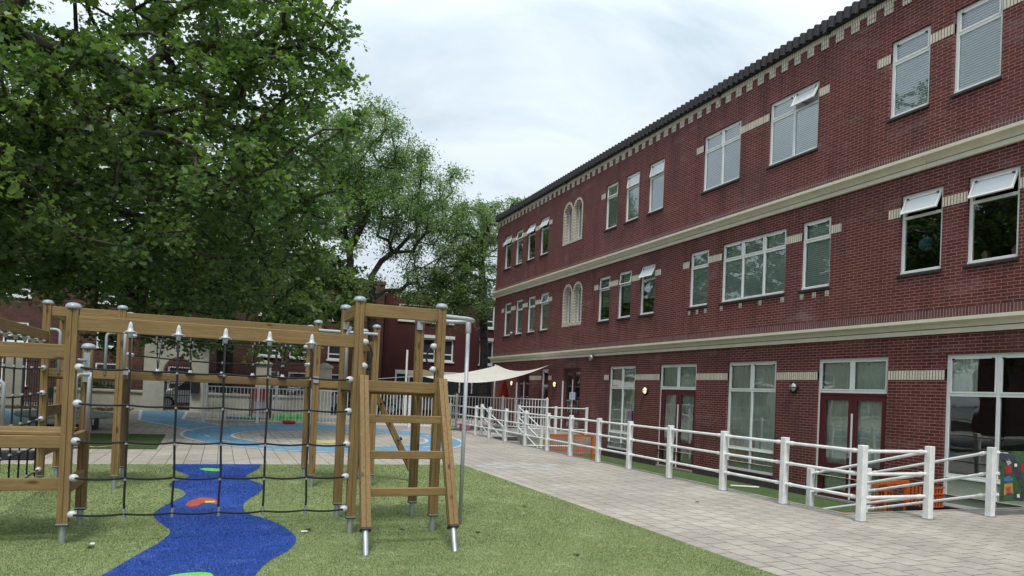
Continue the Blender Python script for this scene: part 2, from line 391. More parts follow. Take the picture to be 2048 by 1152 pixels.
# landing by the far door
g = MB(); g.box(10.0, 12.985, 23.4, 29.2, -.56, .10); struct('door_landing', g, 'concrete')
# turf
def flat(pts, z): return MB().poly([(x, y, z) for x, y in pts])
def flat3(mb, pts, z): mb.poly([(x, y, z) for x, y in pts]); return mb
TX, TY = 4.88, 14.65
struct('turf', MB().add([(-14, -6, .006), (TX, -6, .006), (TX, TY, .006), (-14, TY, .006), (-14, -6, -.02), (TX, -6, -.02), (TX, TY, -.02), (-14, TY, -.02)],
    [(0, 1, 2, 3), (0, 1, 5, 4), (1, 2, 6, 5), (2, 3, 7, 6), (3, 0, 4, 7)]), 'turf')
def smooth_pts(P, k=6):
    o = []; n = len(P)
    for i in range(n-1):
        p0, p1, p2, p3 = P[max(i-1, 0)], P[i], P[i+1], P[min(i+2, n-1)]
        for t in np.linspace(0, 1, k, endpoint=False):
            o.append(tuple(.5*((2*p1[c])+(-p0[c]+p2[c])*t+(2*p0[c]-5*p1[c]+4*p2[c]-p3[c])*t*t+(-p0[c]+3*p1[c]-3*p2[c]+p3[c])*t**3) for c in (0, 1)))
    o.append(P[-1]); return o
LFT = smooth_pts([(-.72, TY), (-.74, 14.0), (-.55, 13.3), (-.42, 12.8), (-.60, 12.2), (-.64, 11.7), (-.44, 11.2), (-.40, 10.7), (-.60, 9.8), (-.66, 9.2), (-.52, 8.6), (-.42, 8.2), (-.48, 7.7), (-.62, 7.2), (-.78, 6.6), (-.95, 6.0), (-1.15, 5.2), (-1.3, 4.0)])
RGT = smooth_pts([(.80, TY), (.66, 13.7), (.46, 12.9), (.50, 12.3), (.66, 11.7), (.60, 11.0), (.42, 10.3), (.33, 9.8), (.36, 9.2), (.62, 8.6), (.74, 8.1), (.78, 7.6), (.66, 7.1), (.46, 6.7), (.32, 6.2), (.24, 5.6), (.2, 4.9), (.18, 4.0)])
g = MB(); Ln = [(x, y) for x, y in LFT]; Rn = [(x, y) for x, y in RGT]
def at_y(C, y): 
    ysx = sorted((p[1], p[0]) for p in C); return float(np.interp(y, [a for a, b in ysx], [b for a, b in ysx]))
yy = np.linspace(4.0, TY-.01, 150)
for a, b in zip(yy[:-1], yy[1:]):
    g.quad((at_y(Ln, a), a, .0105), (at_y(Rn, a), a, .0105), (at_y(Rn, b), b, .0105), (at_y(Ln, b), b, .0105))
struct('river_turf', g, 'turf_blue')
def blob(cx, cy, rx, ry, rot=0, wob=.06, n=28, seed=0):
    rn = random.Random(seed); ph = rn.random()*6
    P = []
    for i in range(n):
        t = 2*math.pi*i/n; k = 1+wob*math.sin(3*t+ph)+wob*.6*math.sin(5*t+ph*2)
        x, y = rx*math.cos(t)*k, ry*math.sin(t)*k
        P.append((cx+x*math.cos(rot)-y*math.sin(rot), cy+x*math.sin(rot)+y*math.cos(rot)))
    return P
struct('lily_pad_turf', flat(blob(-.10, 13.72, .16, .26, .4, seed=1), .0145), 'turf_lime')
struct('lily_pad_turf', flat(blob(-.17, 6.22, .20, .20, .3, seed=2), .0145), 'turf_lime')
crab = MB(); flat3(crab, [(-.15+(q[0]+.15)*.72, 10.1+(q[1]-10.1)*.8) for q in [(-.42, 9.72), (-.33, 9.62), (-.22, 9.72), (-.17, 9.92), (-.05, 9.98), (.05, 9.84), (.12, 9.92), (.10, 10.15), (.02, 10.42), (-.10, 10.55), (-.24, 10.50), (-.36, 10.25), (-.42, 10.0)]], .0145)
c_ = struct('crab_turf', crab, 'turf_red')
part('eye_patch', MB().poly([(-.12, 10.0, .018), (-.02, 10.0, .018), (.0, 10.14, .018), (-.13, 10.14, .018)]), 'paint_yellow', c_)
# painted play road on the pavers
def ell(cx, cy, rx, ry, n=72, a0=0, a1=2*math.pi): return [(cx+rx*math.cos(a0+(a1-a0)*i/n), cy+ry*math.sin(a0+(a1-a0)*i/n)) for i in range(n+1)]
def band(A, B, z, mb=None):
    mb = mb or MB()
    for i in range(len(A)-1): mb.quad((*A[i], z), (*A[i+1], z), (*B[i+1], z), (*B[i], z))
    return mb
OUT = ell(3.15, 23.0, 4.05, 5.8); INN = ell(3.2, 22.3, 2.85, 3.35)
OUT = [((x if x > 3 else 3+(x-3)*1.03), y) for x, y in OUT]
g = band(OUT, INN, .004)
g.poly([(-.75, 24.0, .0065), (.3, 26.8, .0065), (-1.35, 31.0, .0065), (-1.5, 38.4, .0065), (-3.5, 38.4, .0065), (-2.75, 29.6, .0065), (-1.7, 27.0, .0065)])
g.poly([(-13, 27, .004), (-7.2, 26.2, .004), (-5.6, 29, .004), (-6.1, 34.5, .004), (-13, 35.5, .004)])
struct('painted_play_road', g, 'paint_blue')
g = MB()
def line(P, w, z, mb):
    A = []; B = []
    for i, p in enumerate(P):
        q = P[min(i+1, len(P)-1)]; r = P[max(i-1, 0)]; d = Vector((q[0]-r[0], q[1]-r[1])); d.normalize(); nrm = (-d.y*w/2, d.x*w/2)
        A.append((p[0]+nrm[0], p[1]+nrm[1])); B.append((p[0]-nrm[0], p[1]-nrm[1]))
    band(A, B, z, mb)
line(OUT, .09, .010, g); line(INN, .09, .010, g)
line([(-1.5, 38.4), (-1.35, 31.0), (.3, 26.8)], .12, .011, g); line([(-3.5, 38.4), (-2.75, 29.6), (-1.7, 27.0), (-.75, 24.0)], .12, .011, g)
line([(-13, 27), (-7.2, 26.2), (-5.6, 29), (-6.1, 34.5)], .1, .010, g)
for a in (0.2, .5, .8, 3.3, 3.7, 4.1, 5.4, 5.8):
    c = (3.15+3.5*math.cos(a), 22.7+4.6*math.sin(a)); d = (-math.sin(a), math.cos(a)); line([(c[0]-d[0]*.3, c[1]-d[1]*.3), (c[0]+d[0]*.3, c[1]+d[1]*.3)], .1, .010, g)
for k in range(8):
    t = k*math.pi/4; line(ell(1.75+.62*math.cos(t), 22.4+.85*math.sin(t), .24, .34, 14), .05, .010, g)
line(ell(1.75, 22.4, .25, .35, 14), .05, .010, g)
line(ell(4.3, 24.2, .5, .3, 16), .05, .010, g)
struct('painted_white_lines', g, 'paint_white')
struct('painted_yellow_spot', flat(blob(3.05, 20.6, .72, .62, 0, .02, seed=5), .006), 'paint_yellow')
g = flat([(-12, 17.7), (-1.27, 17.7), (-1.38, 22.4), (-12, 22.4)], .007); struct('green_play_mat', g, 'turf_dark')
g = MB(); line(smooth_pts([(-3.0, 18.0), (-2.75, 18.35), (-2.5, 18.05), (-2.25, 18.4), (-2.0, 18.1)]), .08, .0125, g); struct('painted_squiggle', g, 'paint_yellow')
g = MB()
for (x, y) in [(5.1, 14.25), (5.4, 14.55), (5.7, 14.25), (6.0, 13.95), (5.4, 13.95), (6.3, 14.55), (6.6, 14.25), (6.3, 13.65), (5.7, 14.85), (6.9, 14.55)]:
    g.quad((x, y, .003), (x+.29, y, .003), (x+.29, y+.29, .003), (x, y+.29, .003))
struct('replaced_pale_pavers', g, plain('pale_paver', (.36, .37, .37), .85, .1, 5))
# street beyond the wall
g = MB().quad((-80, 41.0, .004), (80, 41.0, .004), (80, 45.2, .004), (-80, 45.2, .004)); struct('street', g, 'asphalt')

# ================================================================== SCHOOL BUILDING
FX = 13.0; YN, YF = -14.0, 34.8; ZT = 10.42
B = thing('school_building', (FX, 20, 0), 'long three storey red brick building with cream cornices and rows of white windows', 'building')
GW = dict(z0=-.23, z1=2.70); 
OPEN = []   # y0,y1,z0,z1
def win_list():
    w = []
    for a, b in ((20.93, 22.69), (14.26, 16.14)): w.append(dict(y0=a, y1=b, z0=-.23, z1=2.70, tr=1.92, mul=[(a+b)/2], low=.37, inner='curtain'))
    w.append(dict(y0=7.72, y1=9.70, z0=-.23, z1=2.70, tr=1.92, mul=[8.70], low=.37, inner='dark', tilt=.08, panel=True))
    w.append(dict(y0=3.8, y1=5.7, z0=-.23, z1=2.70, tr=1.92, mul=[4.75], low=.37, inner='curtain'))
    w.append(dict(y0=27.9, y1=28.62, z0=-.1, z1=2.68, tr=1.92, mul=[], inner='dim'))
    M_ = [(32.55, 33.45), (31.08, 31.95), (29.6, 30.48), (28.2, 29.08)]
    for i, (a, b) in enumerate(M_): w.append(dict(y0=a, y1=b, z0=4.40, z1=6.05, tr=5.57, mul=[], inner='green', open=[0]*1 if i == 3 else None, ang=14))
    for i, (a, b) in enumerate([(22.89, 23.76), (21.42, 22.30), (19.96, 20.84)]):
        w.append(dict(y0=a, y1=b, z0=4.40, z1=6.05, tr=5.57, mul=[], inner='half', open=[0], ang=(7, 10, 28)[i]))
    w.append(dict(y0=17.18, y1=18.08, z0=4.40, z1=6.05, tr=5.57, mul=[], inner='green', deco=3))
    w.append(dict(y0=14.09, y1=16.58, z0=4.40, z1=6.05, tr=5.57, mul=[14.92, 15.75], inner='green', deco=4))
    w.append(dict(y0=12.66, y1=13.56, z0=4.40, z1=6.05, tr=5.57, mul=[], inner='green', deco=3))
    w.append(dict(y0=9.87, y1=10.81, z0=4.40, z1=6.05, tr=5.57, mul=[], inner='dark', open=[0], ang=25))
    w.append(dict(y0=8.40, y1=9.36, z0=4.40, z1=6.05, tr=5.57, mul=[], inner='dark', open=[0], ang=24))
    for i, (a, b) in enumerate([(32.84, 33.72), (31.39, 32.26), (29.94, 30.83), (28.48, 29.37)]):
        w.append(dict(y0=a, y1=b, z0=7.80, z1=9.45, tr=8.97, mul=[], inner='dim', open=[0], ang=(22, 14, 24, 24)[i]))
    for i, (a, b) in enumerate([(22.60, 23.46), (21.15, 22.05), (19.66, 20.57)]):
        w.append(dict(y0=a, y1=b, z0=7.80, z1=9.45, tr=8.97, mul=[], inner='green', open=[0], ang=(4, 9, 11)[i]))
    w.append(dict(y0=15.97, y1=17.62, z0=7.80, z1=9.45, tr=8.97, mul=[16.79], inner='white'))
    w.append(dict(y0=13.18, y1=14.86, z0=7.80, z1=9.45, tr=8.97, mul=[14.02], inner='white', open=[0], ang=27))
    w.append(dict(y0=10.26, y1=11.19, z0=7.80, z1=9.45, tr=8.97, mul=[], inner='white'))
    w.append(dict(y0=8.81, y1=9.75, z0=7.80, z1=9.45, tr=8.97, mul=[], inner='white'))
    return w
WL = win_list()
DOORS = [dict(y0=17.55, y1=19.47, z0=-.5, z1=2.70, tr=1.92), dict(y0=10.99, y1=12.91, z0=-.5, z1=2.70, tr=1.92),
         dict(y0=24.9, y1=26.45, z0=.10, z1=2.68, tr=None), dict(y0=29.9, y1=31.4, z0=.10, z1=2.60, tr=None)]
ARCH = [(25.28, 27.03, 7.80, 9.60), (25.05, 26.78, 4.37, 6.17)]
ops = [(w['y0'], w['y1'], w['z0'], w['z1']) for w in WL+DOORS] + ARCH
ycut = sorted({YN, YF} | {o[0] for o in ops} | {o[1] for o in ops}); zcut = sorted({-.62, ZT} | {o[2] for o in ops} | {o[3] for o in ops})
wm = MB()
for j in range(len(zcut)-1):
    zc = (zcut[j]+zcut[j+1])/2; run = None
    for i in range(len(ycut)-1):
        yc = (ycut[i]+ycut[i+1])/2
        hole = any(o[0] < yc < o[1] and o[2] < zc < o[3] for o in ops)
        if not hole: wm.quad((FX, ycut[i+1], zcut[j]), (FX, ycut[i], zcut[j]), (FX, ycut[i], zcut[j+1]), (FX, ycut[i+1], zcut[j+1]))
RV = .13
for (a, b, c, d) in ops:
    wm.quad((FX, b, c), (FX, b, d), (FX+RV, b, d), (FX+RV, b, c)); wm.quad((FX, a, c), (FX+RV, a, c), (FX+RV, a, d), (FX, a, d))
    wm.quad((FX, a, d), (FX, b, d), (FX+RV, b, d), (FX+RV, a, d)); wm.quad((FX, a, c), (FX, b, c), (FX+RV, b, c), (FX+RV, a, c))
wm.quad((FX, YF, -.62), (FX, YF, ZT), (30, YF, ZT), (30, YF, -.62)); wm.quad((FX, YN, -.62), (30, YN, -.62), (30, YN, ZT), (FX, YN, ZT))
part('wall', wm, 'brick', B)
im = MB(); im.box(FX+1.6, FX+1.7, YN+.3, YF-.3, -.6, ZT); 
for z in (-.6, 3.0, 6.4, 10.2): im.box(FX+.2, FX+1.6, YN+.3, YF-.3, z, z+.1)
part('interior', im, 'dim', B)
pm = MB()
cuts = sorted([(d['y0']-.0, d['y1']) for d in DOORS]); y = YN
for a, b in cuts + [(YF, YF)]:
    if a - y > .05: pm.box(FX-.012, FX+.02, y+.002, a-.002, -.60, -.33)
    y = b
part('plinth', pm, 'brick_plinth', B)
# cornices
for zb in (6.46, 3.10):
    prof = [(0, .31), (.21, .29), (.21, .225), (.195, .22), (.185, .21), (.130, .195), (.095, .170), (.075, .135), (.070, .108), (.030, .106), (.030, .092), (.065, .090), (.065, 0), (0, 0)]
    cm = MB(); y = YN; segs = []
    while y < YF+.1:
        e2 = min(y+2.42, YF+.17); segs.append((y, e2-.007)); y = e2
        if e2 >= YF+.1: break
    for a, b in segs:
        n = len(prof); vs = [(FX-p, a, zb+z) for p, z in prof] + [(FX-p, b, zb+z) for p, z in prof]
        cm.add(vs, [tuple(range(n)), tuple(range(2*n-1, n-1, -1))] + [(i, i+n, (i+1) % n+n, (i+1) % n) for i in range(n)])
    cm2 = MB().box(FX-.04, FX, YN, YF+.03, zb+.01, zb+.27)
    c = part('cornice', cm, 'stone', B); part('joint', cm2, 'stone_joint', c)
    sm = MB().box(FX-.012, FX-.001, YN, YF+.01, zb+.30, zb+.30+.19); part('soldier_course', sm, 'brick_dark', B)
# eave: cream brick dentils and tiles
dm = MB(); dm.box(FX-.030, FX-.002, YN, YF+.02, ZT-.10, ZT+.02)
y = YF-.10
while y > YN: dm.box(FX-.022, FX-.003, y-.22, y, ZT-.31, ZT-.101); y -= .44
part('dentil_band', dm, 'brick_white', B)
tm = MB(); y = YF+.12; k = 0
while y > YN:
    w = .225; pr = []
    for q in range(7):                     # rounded pan tile lip
        t = q/6; pr.append((t*w, .055*math.sin(math.pi*min(1, t*1.15)) if t < .87 else .0))
    vs = []
    for dz, xx in ((0, 0), (.27, .02), (.30, .12)):
        for (a, h) in pr: vs.append((FX-.13+xx-h*(1 if dz < .28 else .6), y-a, ZT+.03+dz+h*.55))
    fs = []
    for r_ in range(2):
        for q in range(6): fs.append((r_*7+q, r_*7+q+1, (r_+1)*7+q+1, (r_+1)*7+q))
    tm.add(vs, fs)
    tm.add([(FX-.13, y, ZT+.03), (FX-.13, y, ZT+.30), (FX+.02, y, ZT+.33), (FX+.02, y, ZT+.03)], [(0, 1, 2, 3)])
    tm.box(FX-.14, FX-.05, y-.205, y-.002, ZT+.03, ZT+.05)
    y -= w
tm.add([(FX-.02, YN, ZT+.33), (FX-.02, YF+.12, ZT+.33), (FX+3, YF+.12, ZT+1.0), (FX+3, YN, ZT+1.0)], [(0, 1, 2, 3)])
tm.box(FX-.06, FX+16, YN, YF+.1, ZT+.022, ZT+.10)
part('roof', tm, 'tile', B)
for yv in (12.9, 16.9, 21.7, 26.8, 31.9): part('roof_bracket', MB().box(FX-.19, FX-.03, yv-.05, yv+.05, ZT-.02, ZT+.028), 'black', B)
# cream brick band pieces
def bandz(zc0, zc1, spans):
    for a, b in spans: part('cream_brick_band', MB().box(FX-.006, FX+.06, a, b, zc0, zc1), 'brick_white', B)
gz = (2.205, 2.395)
bandz(*gz, [(22.69, 23.05), (19.47, 20.93), (16.14, 17.55), (12.91, 14.26), (9.70, 10.99), (27.55, 27.9), (28.62, 29.9), (5.7, 7.72)])
mz = (5.61, 5.80)
bandz(*mz, [(33.45, 33.8), (31.95, 32.55), (30.48, 31.08), (29.08, 29.6), (27.85, 28.2), (23.76, 24.08), (22.30, 22.89), (20.84, 21.42), (19.63, 19.96),
            (18.08, 18.42), (16.58, 17.18), (13.56, 14.09), (12.36, 12.66), (10.81, 11.10), (9.36, 9.87), (8.08, 8.40)])
tz = (9.01, 9.20)
bandz(*tz, [(33.72, 34.05), (32.26, 32.84), (30.83, 31.39), (29.37, 29.94), (28.15, 28.48), (23.46, 23.8), (17.62, 17.96), (14.86, 15.97), (12.86, 13.18), (11.19, 11.52), (9.75, 10.26), (8.2, 8.81)])
for (a, b, c, d) in ((17.18, 18.08, 3, 0), (14.09, 16.58, 4, 0), (12.66, 13.56, 3, 0)):
    for i in range(c):
        yc = a+.06+(b-a-.12)*i/(c-1); part('cream_brick_accent', MB().box(FX-.006, FX+.02, yc-.06, yc+.06, 4.17, 4.30), 'brick_white', B)

def glass(y0, y1, z0, z1, x, parent): part('glass_pane', MB().quad((x, y1, z0), (x, y0, z0), (x, y0, z1), (x, y1, z1)), 'glass', parent)
def frame_box(mb, y0, y1, z0, z1, x0, x1, w):
    mb.box(x0, x1, y0, y1, z0, z0+w); mb.box(x0, x1, y0, y1, z1-w, z1); mb.box(x0, x1, y0, y0+w, z0+w, z1-w); mb.box(x0, x1, y1-w, y1, z0+w, z1-w)
def curtain_mesh(y0, y1, z0, z1, x, seed, amp=.016):
    rn = random.Random(seed); mb = MB(); n = int((y1-y0)/.02); ph = rn.random()*9; P = []
    for i in range(n+1):
        y = y0+(y1-y0)*i/n; P.append((x+amp*math.sin(y*42+ph+1.5*math.sin(y*7+ph))+amp*.5*math.sin(y*95+ph), y))
    for i in range(n): mb.quad((*P[i], z0), (*P[i+1], z0), (*P[i+1], z1), (*P[i], z1))
    return mb
def slats(y0, y1, z0, z1, x, step=.05, tilt=.018):
    mb = MB(); z = z0
    while z < z1-step*.5: mb.quad((x-tilt*.4, y0, z), (x-tilt*.4, y1, z), (x+tilt*.5, y1, z+step*.95), (x+tilt*.5, y0, z+step*.95)); z += step
    return mb
for wi, w in enumerate(WL):
    y0, y1, z0, z1, tr = w['y0']+.004, w['y1']-.004, w['z0']+.004, w['z1']-.004, w['tr']
    X0, X1 = FX+.055, FX+.125; fwd = .06
    f = MB(); frame_box(f, y0, y1, z0, z1, X0, X1, fwd)
    cols = [y0+fwd] + [v for mm in w['mul'] for v in (mm-.03, mm+.03)] + [y1-fwd]
    for mm in w['mul']: f.box(X0+.001, X1-.001, mm-.03, mm+.03, z0+fwd, z1-fwd)
    cc = [(cols[i], cols[i+1]) for i in range(0, len(cols), 2)]
    for a, b in cc:
        f.box(X0+.004, X1-.004, a, b, tr-.028, tr+.028)
        if w.get('low'): f.box(X0+.004, X1-.004, a, b, w['low']-.035, w['low']+.035)
        if w.get('low'): f.box(X0-.012, X0+.004, a-.01, b+.01, w['low']-.05, w['low']-.025)
    f.box(X0-.02, X0, y0, y1, z0, z0+.045)
    win = part('window', f, 'frame', B)
    for ci, (a, b) in enumerate(cc):
        if w.get('low'):
            if w.get('panel'): part('green_panel', MB().box(X0+.02, X0+.05, a, b, z0+fwd, w['low']-.035), plain('sage_panel', (.30, .36, .28), .6, .05), win)
            else: glass(a, b, z0+fwd, w['low']-.035, X0+.03, win)
            glass(a, b, w['low']+.035, tr-.028, X0+.03, win)
        else: glass(a, b, z0+fwd, tr-.028, X0+.03, win)
        # hinged vent above the transom
        v = MB(); op = w.get('open'); ang = w.get('ang', 0) if (op is not None and ci in op) else 0
        if w.get('tilt') and not ang: ang = 0
        za, zb = tr+.03, z1-fwd-.002; fr = .032; H = zb-za
        frame_box(v, a+.004, b-.004, za, zb, X0-.006, X0+.028, fr)
        gl = MB().quad((X0+.012, b-.03, za+fr), (X0+.012, a+.03, za+fr), (X0+.012, a+.03, zb-fr), (X0+.012, b-.03, zb-fr))
        HD = []; yc = (a+b)/2; HD.append(MB().box(X0+.03, X0+.06, yc-.05, yc+.05, za+.005, za+.03))
        for yy_ in (a+.05, b-.09): HD.append(MB().box(X0-.016, X0-.006, yy_, yy_+.05, zb-.05, zb-.02))
        if ang:
            t = R(ang)
            for q in [v, gl]+HD:
                q.v = [(X0 + (p[0]-X0)*math.cos(t) - (zb-p[2])*math.sin(t), p[1], zb - (zb-p[2])*math.cos(t) - (p[0]-X0)*math.sin(t)) for p in q.v]
            HD.append(MB().tube([(X0+.03, yc, za+.02), (X0-.5*H*math.sin(t), yc+.1, zb-H*.8*math.cos(t)-.02)], .008, 6))
            HD.append(MB().tube([(X0+.03, yc-.1, za+.02), (X0-.45*H*math.sin(t), yc+.1, zb-H*.8*math.cos(t)-.02)], .006, 6))
        vs = part('vent_sash', v, 'frame', win); part('vent_glass', gl, 'vent_sky_tone' if ang > 20 else 'glass', win)
        for q in HD: part('vent_fitting', q, 'black', win)
    inn = w['inner']; xi = FX+.14
    if inn == 'white':
        part('blind', slats(y0+.05, y1-.05, z0+.05, z1-.05, xi-.02), 'blind', win)
    elif inn == 'green': part('blind', slats(y0+.05, y1-.05, z0+.05, z1-.05, xi), 'blind_green', win)
    elif inn == 'half': part('blind', slats(y0+.05, y1-.05, z0+.55, z1-.05, xi+.05), 'blind_green', win)
    elif inn == 'curtain': part('curtain', curtain_mesh(y0+.03, y1-.03, z0+.05, z1-.05, xi, wi), 'curtain', win)
    elif inn == 'dark':
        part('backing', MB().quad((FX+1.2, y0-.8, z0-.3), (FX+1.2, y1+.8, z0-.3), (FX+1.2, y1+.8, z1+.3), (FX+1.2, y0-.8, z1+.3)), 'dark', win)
        if w.get('panel'): part('curtain', curtain_mesh(y1-.55, y1-.06, tr, z1-.05, xi, wi), 'curtain', win)
    if w['z0'] > 1:
        part('sill', MB().add([(FX-.045, y0-.03, z0-.075), (FX-.045, y1+.03, z0-.075), (FX-.045, y1+.03, z0-.03), (FX-.045, y0-.03, z0-.03),
            (FX+.052, y0-.03, z0-.075), (FX+.052, y1+.03, z0-.075), (FX+.052, y1+.03, z0+.0), (FX+.052, y0-.03, z0+.0)],
            [(0, 1, 2, 3), (3, 2, 6, 7), (0, 4, 5, 1), (0, 3, 7, 4), (1, 5, 6, 2)]), 'sill', win)
    elif w['z0'] < 0: part('sill', MB().box(FX-.03, FX+.05, y0-.002, y1+.002, z0-.06, z0-.006), 'sill', win)
# doors
for di, d in enumerate(DOORS):
    y0, y1, z0, z1, tr = d['y0']+.004, d['y1']-.004, d['z0'], d['z1']-.004, d['tr']
    X0, X1 = FX+.055, FX+.125
    if tr:
        f = MB(); frame_box(f, y0, y1, tr-.01, z1, X0, X1, .055); mm = (y0+y1)/2; f.box(X0+.001, X1-.001, mm-.03, mm+.03, tr+.045, z1-.055)
        for a, b in ((y0+.055, mm-.03), (mm+.03, y1-.055)): frame_box(f, a+.003, b-.003, tr+.05, z1-.06, X0-.006, X0+.02, .03)
        f.box(X0, X1, y1-.05, y1, z0, tr-.011)
        win = part('transom_window', f, 'frame', B)
        for a, b in ((y0+.08, mm-.06), (mm+.06, y1-.08)): glass(a, b, tr+.075, z1-.085, X0+.01, win)
        part('curtain', curtain_mesh(y0+.06, y1-.06, tr+.05, z1-.06, FX+.15, 40+di, .015), 'curtain', win)
        top = tr-.014; yb = y1-.052
    else: top = z1; yb = y1
    ym = (y0+yb)/2
    fr = MB(); fr.box(X0, X1, y0, y0+.05, z0, top-.001); fr.box(X0, X1, yb-.05, yb, z0, top-.001); fr.box(X0, X1, y0+.05, yb-.05, top-.05, top-.001)
    dfm = part('door_frame', fr, 'frame_red', B)
    part('threshold', MB().box(FX-.02, X1, y0, y1, z0-.04, z0+.012), 'concrete', dfm)
    if tr is None: part('side_post', MB().box(FX-.012, FX+.03, y1+.003, y1+.055, z0, z1-.5), 'frame', dfm)
    for li, (a, b) in enumerate(((y0+.053, ym-.003), (ym+.003, yb-.053))):
        lf = MB(); st = .11; x0, x1 = X0+.005, X0+.05
        zt = top-.055; zmid = z0+.72
        lf.box(x0, x1, a, a+st, z0+.015, zt); lf.box(x0, x1, b-st, b, z0+.015, zt); lf.box(x0, x1, a+st, b-st, zt-st, zt)
        lf.box(x0, x1, a+st, b-st, z0+.015, z0+.20); lf.box(x0, x1, a+st, b-st, zmid-.08, zmid+.08)
        leaf = part('door_leaf', lf, 'frame_red', B)
        glass(a+st, b-st, z0+.20, zmid-.08, x0+.03, leaf); glass(a+st, b-st, zmid+.08, zt-st, x0+.03, leaf)
        if tr: part('curtain', curtain_mesh(a+.03, b-.03, z0+.05, zt-.03, FX+.15, 60+di*2+li, .016), 'curtain', leaf)
        if li == (1 if tr else 1):
            h = MB(); h.box(x0-.012, x0, a+.03, a+.08, z0+.95, z0+1.15); h.tube([(x0-.01, a+.055, z0+1.08), (x0-.055, a+.055, z0+1.08), (x0-.055, a+.19, z0+1.08)], .009, 6)
            part('handle', h, 'galv', leaf)
            part('astragal', MB().box(x0-.02, x0-.001, a-.022, a+.012, z0+.03, zt-.4), 'frame', leaf)
    if di == 2:
        pp = part('notice', MB().quad((X0-.004, 25.92, 1.42), (X0-.004, 25.40, 1.42), (X0-.004, 25.40, 1.72), (X0-.004, 25.92, 1.72)), 'paper', dfm)
        ln = MB()
        for k in range(4): ln.quad((X0-.007, 25.82, 1.65-k*.05), (X0-.007, 25.52+.05*(k % 2), 1.65-k*.05), (X0-.007, 25.52+.05*(k % 2), 1.662-k*.05), (X0-.007, 25.82, 1.662-k*.05))
        part('print_lines', ln, 'carglass', dfm)
# blind arches in cream brick
for (a, b, c, d) in ARCH:
    mid = (a+b)/2; half = (b-a)/4; ring = MB(); fill = MB(); hole = MB(); cen = []
    for k in (0, 1):
        cy = a+half*(1+2*k); ro = half-.006; ri = half-.105; zs = d-half-.02
        def outline(r, zbase, n=18): return [(cy+r, zbase)] + [(cy+r*math.cos(math.pi*i/n), zs+r*math.sin(math.pi*i/n)) for i in range(n+1)] + [(cy-r, zbase)]
        O = outline(ro, c+.02); I = outline(ri, c+.13)
        for i in range(len(O)-1):
            ring.quad((FX-.008, O[i][0], O[i][1]), (FX-.008, O[i+1][0], O[i+1][1]), (FX-.008, I[i+1][0], I[i+1][1]), (FX-.008, I[i][0], I[i][1]))
            ring.quad((FX-.008, O[i][0], O[i][1]), (FX-.008, O[i+1][0], O[i+1][1]), (FX+.05, O[i+1][0], O[i+1][1]), (FX+.05, O[i][0], O[i][1]))
            hole.quad((FX-.008, I[i][0], I[i][1]), (FX-.008, I[i+1][0], I[i+1][1]), (FX+.26, I[i+1][0], I[i+1][1]), (FX+.26, I[i][0], I[i][1]))
        ring.quad((FX-.008, O[0][0], O[0][1]), (FX-.008, I[0][0], I[0][1]), (FX-.008, I[-1][0], I[-1][1]), (FX-.008, O[-1][0], O[-1][1]))
        hole.quad((FX-.008, I[0][0], I[0][1]), (FX+.26, I[0][0], I[0][1]), (FX+.26, I[-1][0], I[-1][1]), (FX-.008, I[-1][0], I[-1][1]))
        for i in range(1, len(O)-2): fill.quad((FX+.001, O[i][0], O[i][1]), (FX+.001, O[i+1][0], O[i+1][1]), (FX+.001, O[i+1][0], d), (FX+.001, O[i][0], d))
        cen.append((cy, ri, zs))
    n_ = part('arched_niche', ring, 'brick_white_h', B); part('arch_infill', fill, 'brick', n_)
    part('niche_lining', hole, 'brick_white_h', n_)
    for cy, ri, zs in cen:
        f = MB(); f.box(FX+.20, FX+.25, cy-ri, cy-ri+.05, c+.13, zs); f.box(FX+.20, FX+.25, cy+ri-.05, cy+ri, c+.13, zs); f.box(FX+.20, FX+.25, cy-ri, cy+ri, c+.13, c+.20)
        pts = [(cy+ri*math.cos(math.pi*i/14), zs+ri*math.sin(math.pi*i/14)) for i in range(15)]; pin = [(cy+(ri-.05)*math.cos(math.pi*i/14), zs+(ri-.05)*math.sin(math.pi*i/14)) for i in range(15)]
        for i in range(14): f.quad((FX+.2, *pts[i]), (FX+.2, *pts[i+1]), (FX+.2, *pin[i+1]), (FX+.2, *pin[i]))
        part('niche_frame', f, 'frame', n_)
        part('niche_pane', MB().poly([(FX+.235, cy-ri, c+.13), (FX+.235, cy+ri, c+.13)]+[(FX+.235, *p) for p in pts]), plain('niche_glass', (.20, .25, .24), .15, .1), n_)
# wall lamps
def wall_lamp(y, z, lit, label, big=1.0):
    t = thing('wall_lamp', (FX, y, z), label, 'lamp', 'oval bulkhead lamps on the brick wall')
    part('lamp_base', MB().lathe([(.13, 0), (.135, .03), (.12, .05)], (FX, y, z), (-1, 0, 0), 18, 1, 1), 'black', t, True)
    part('lamp_glass', MB().lathe([(.105, .045), (.10, .075), (.075, .10), (.02, .115)], (FX, y, z), (-1, 0, 0), 18, 1, 1), 'lamp_glow' if lit else 'lamp_off', t, True)
    c = MB(); c.box(FX-.125, FX-.05, y-.008, y+.008, z-.12, z+.12); c.box(FX-.124, FX-.051, y-.12, y+.12, z-.007, z+.007); part('lamp_guard', c, 'black', t)
wall_lamp(27.15, 2.02, True, 'lit oval wall lamp left of the far burgundy door')
wall_lamp(20.22, 1.85, True, 'lit yellow wall lamp between the tall window and the burgundy double door')
wall_lamp(13.62, 2.02, False, 'unlit round wall lamp with a black guard left of the near double door')
wall_lamp(31.95, 2.05, True, 'smallest lit wall lamp under the cream sail')
t = thing('cowl_lamp', (FX, 23.85, 2.98), 'small metal cowl lamp under the lower cornice', 'lamp')
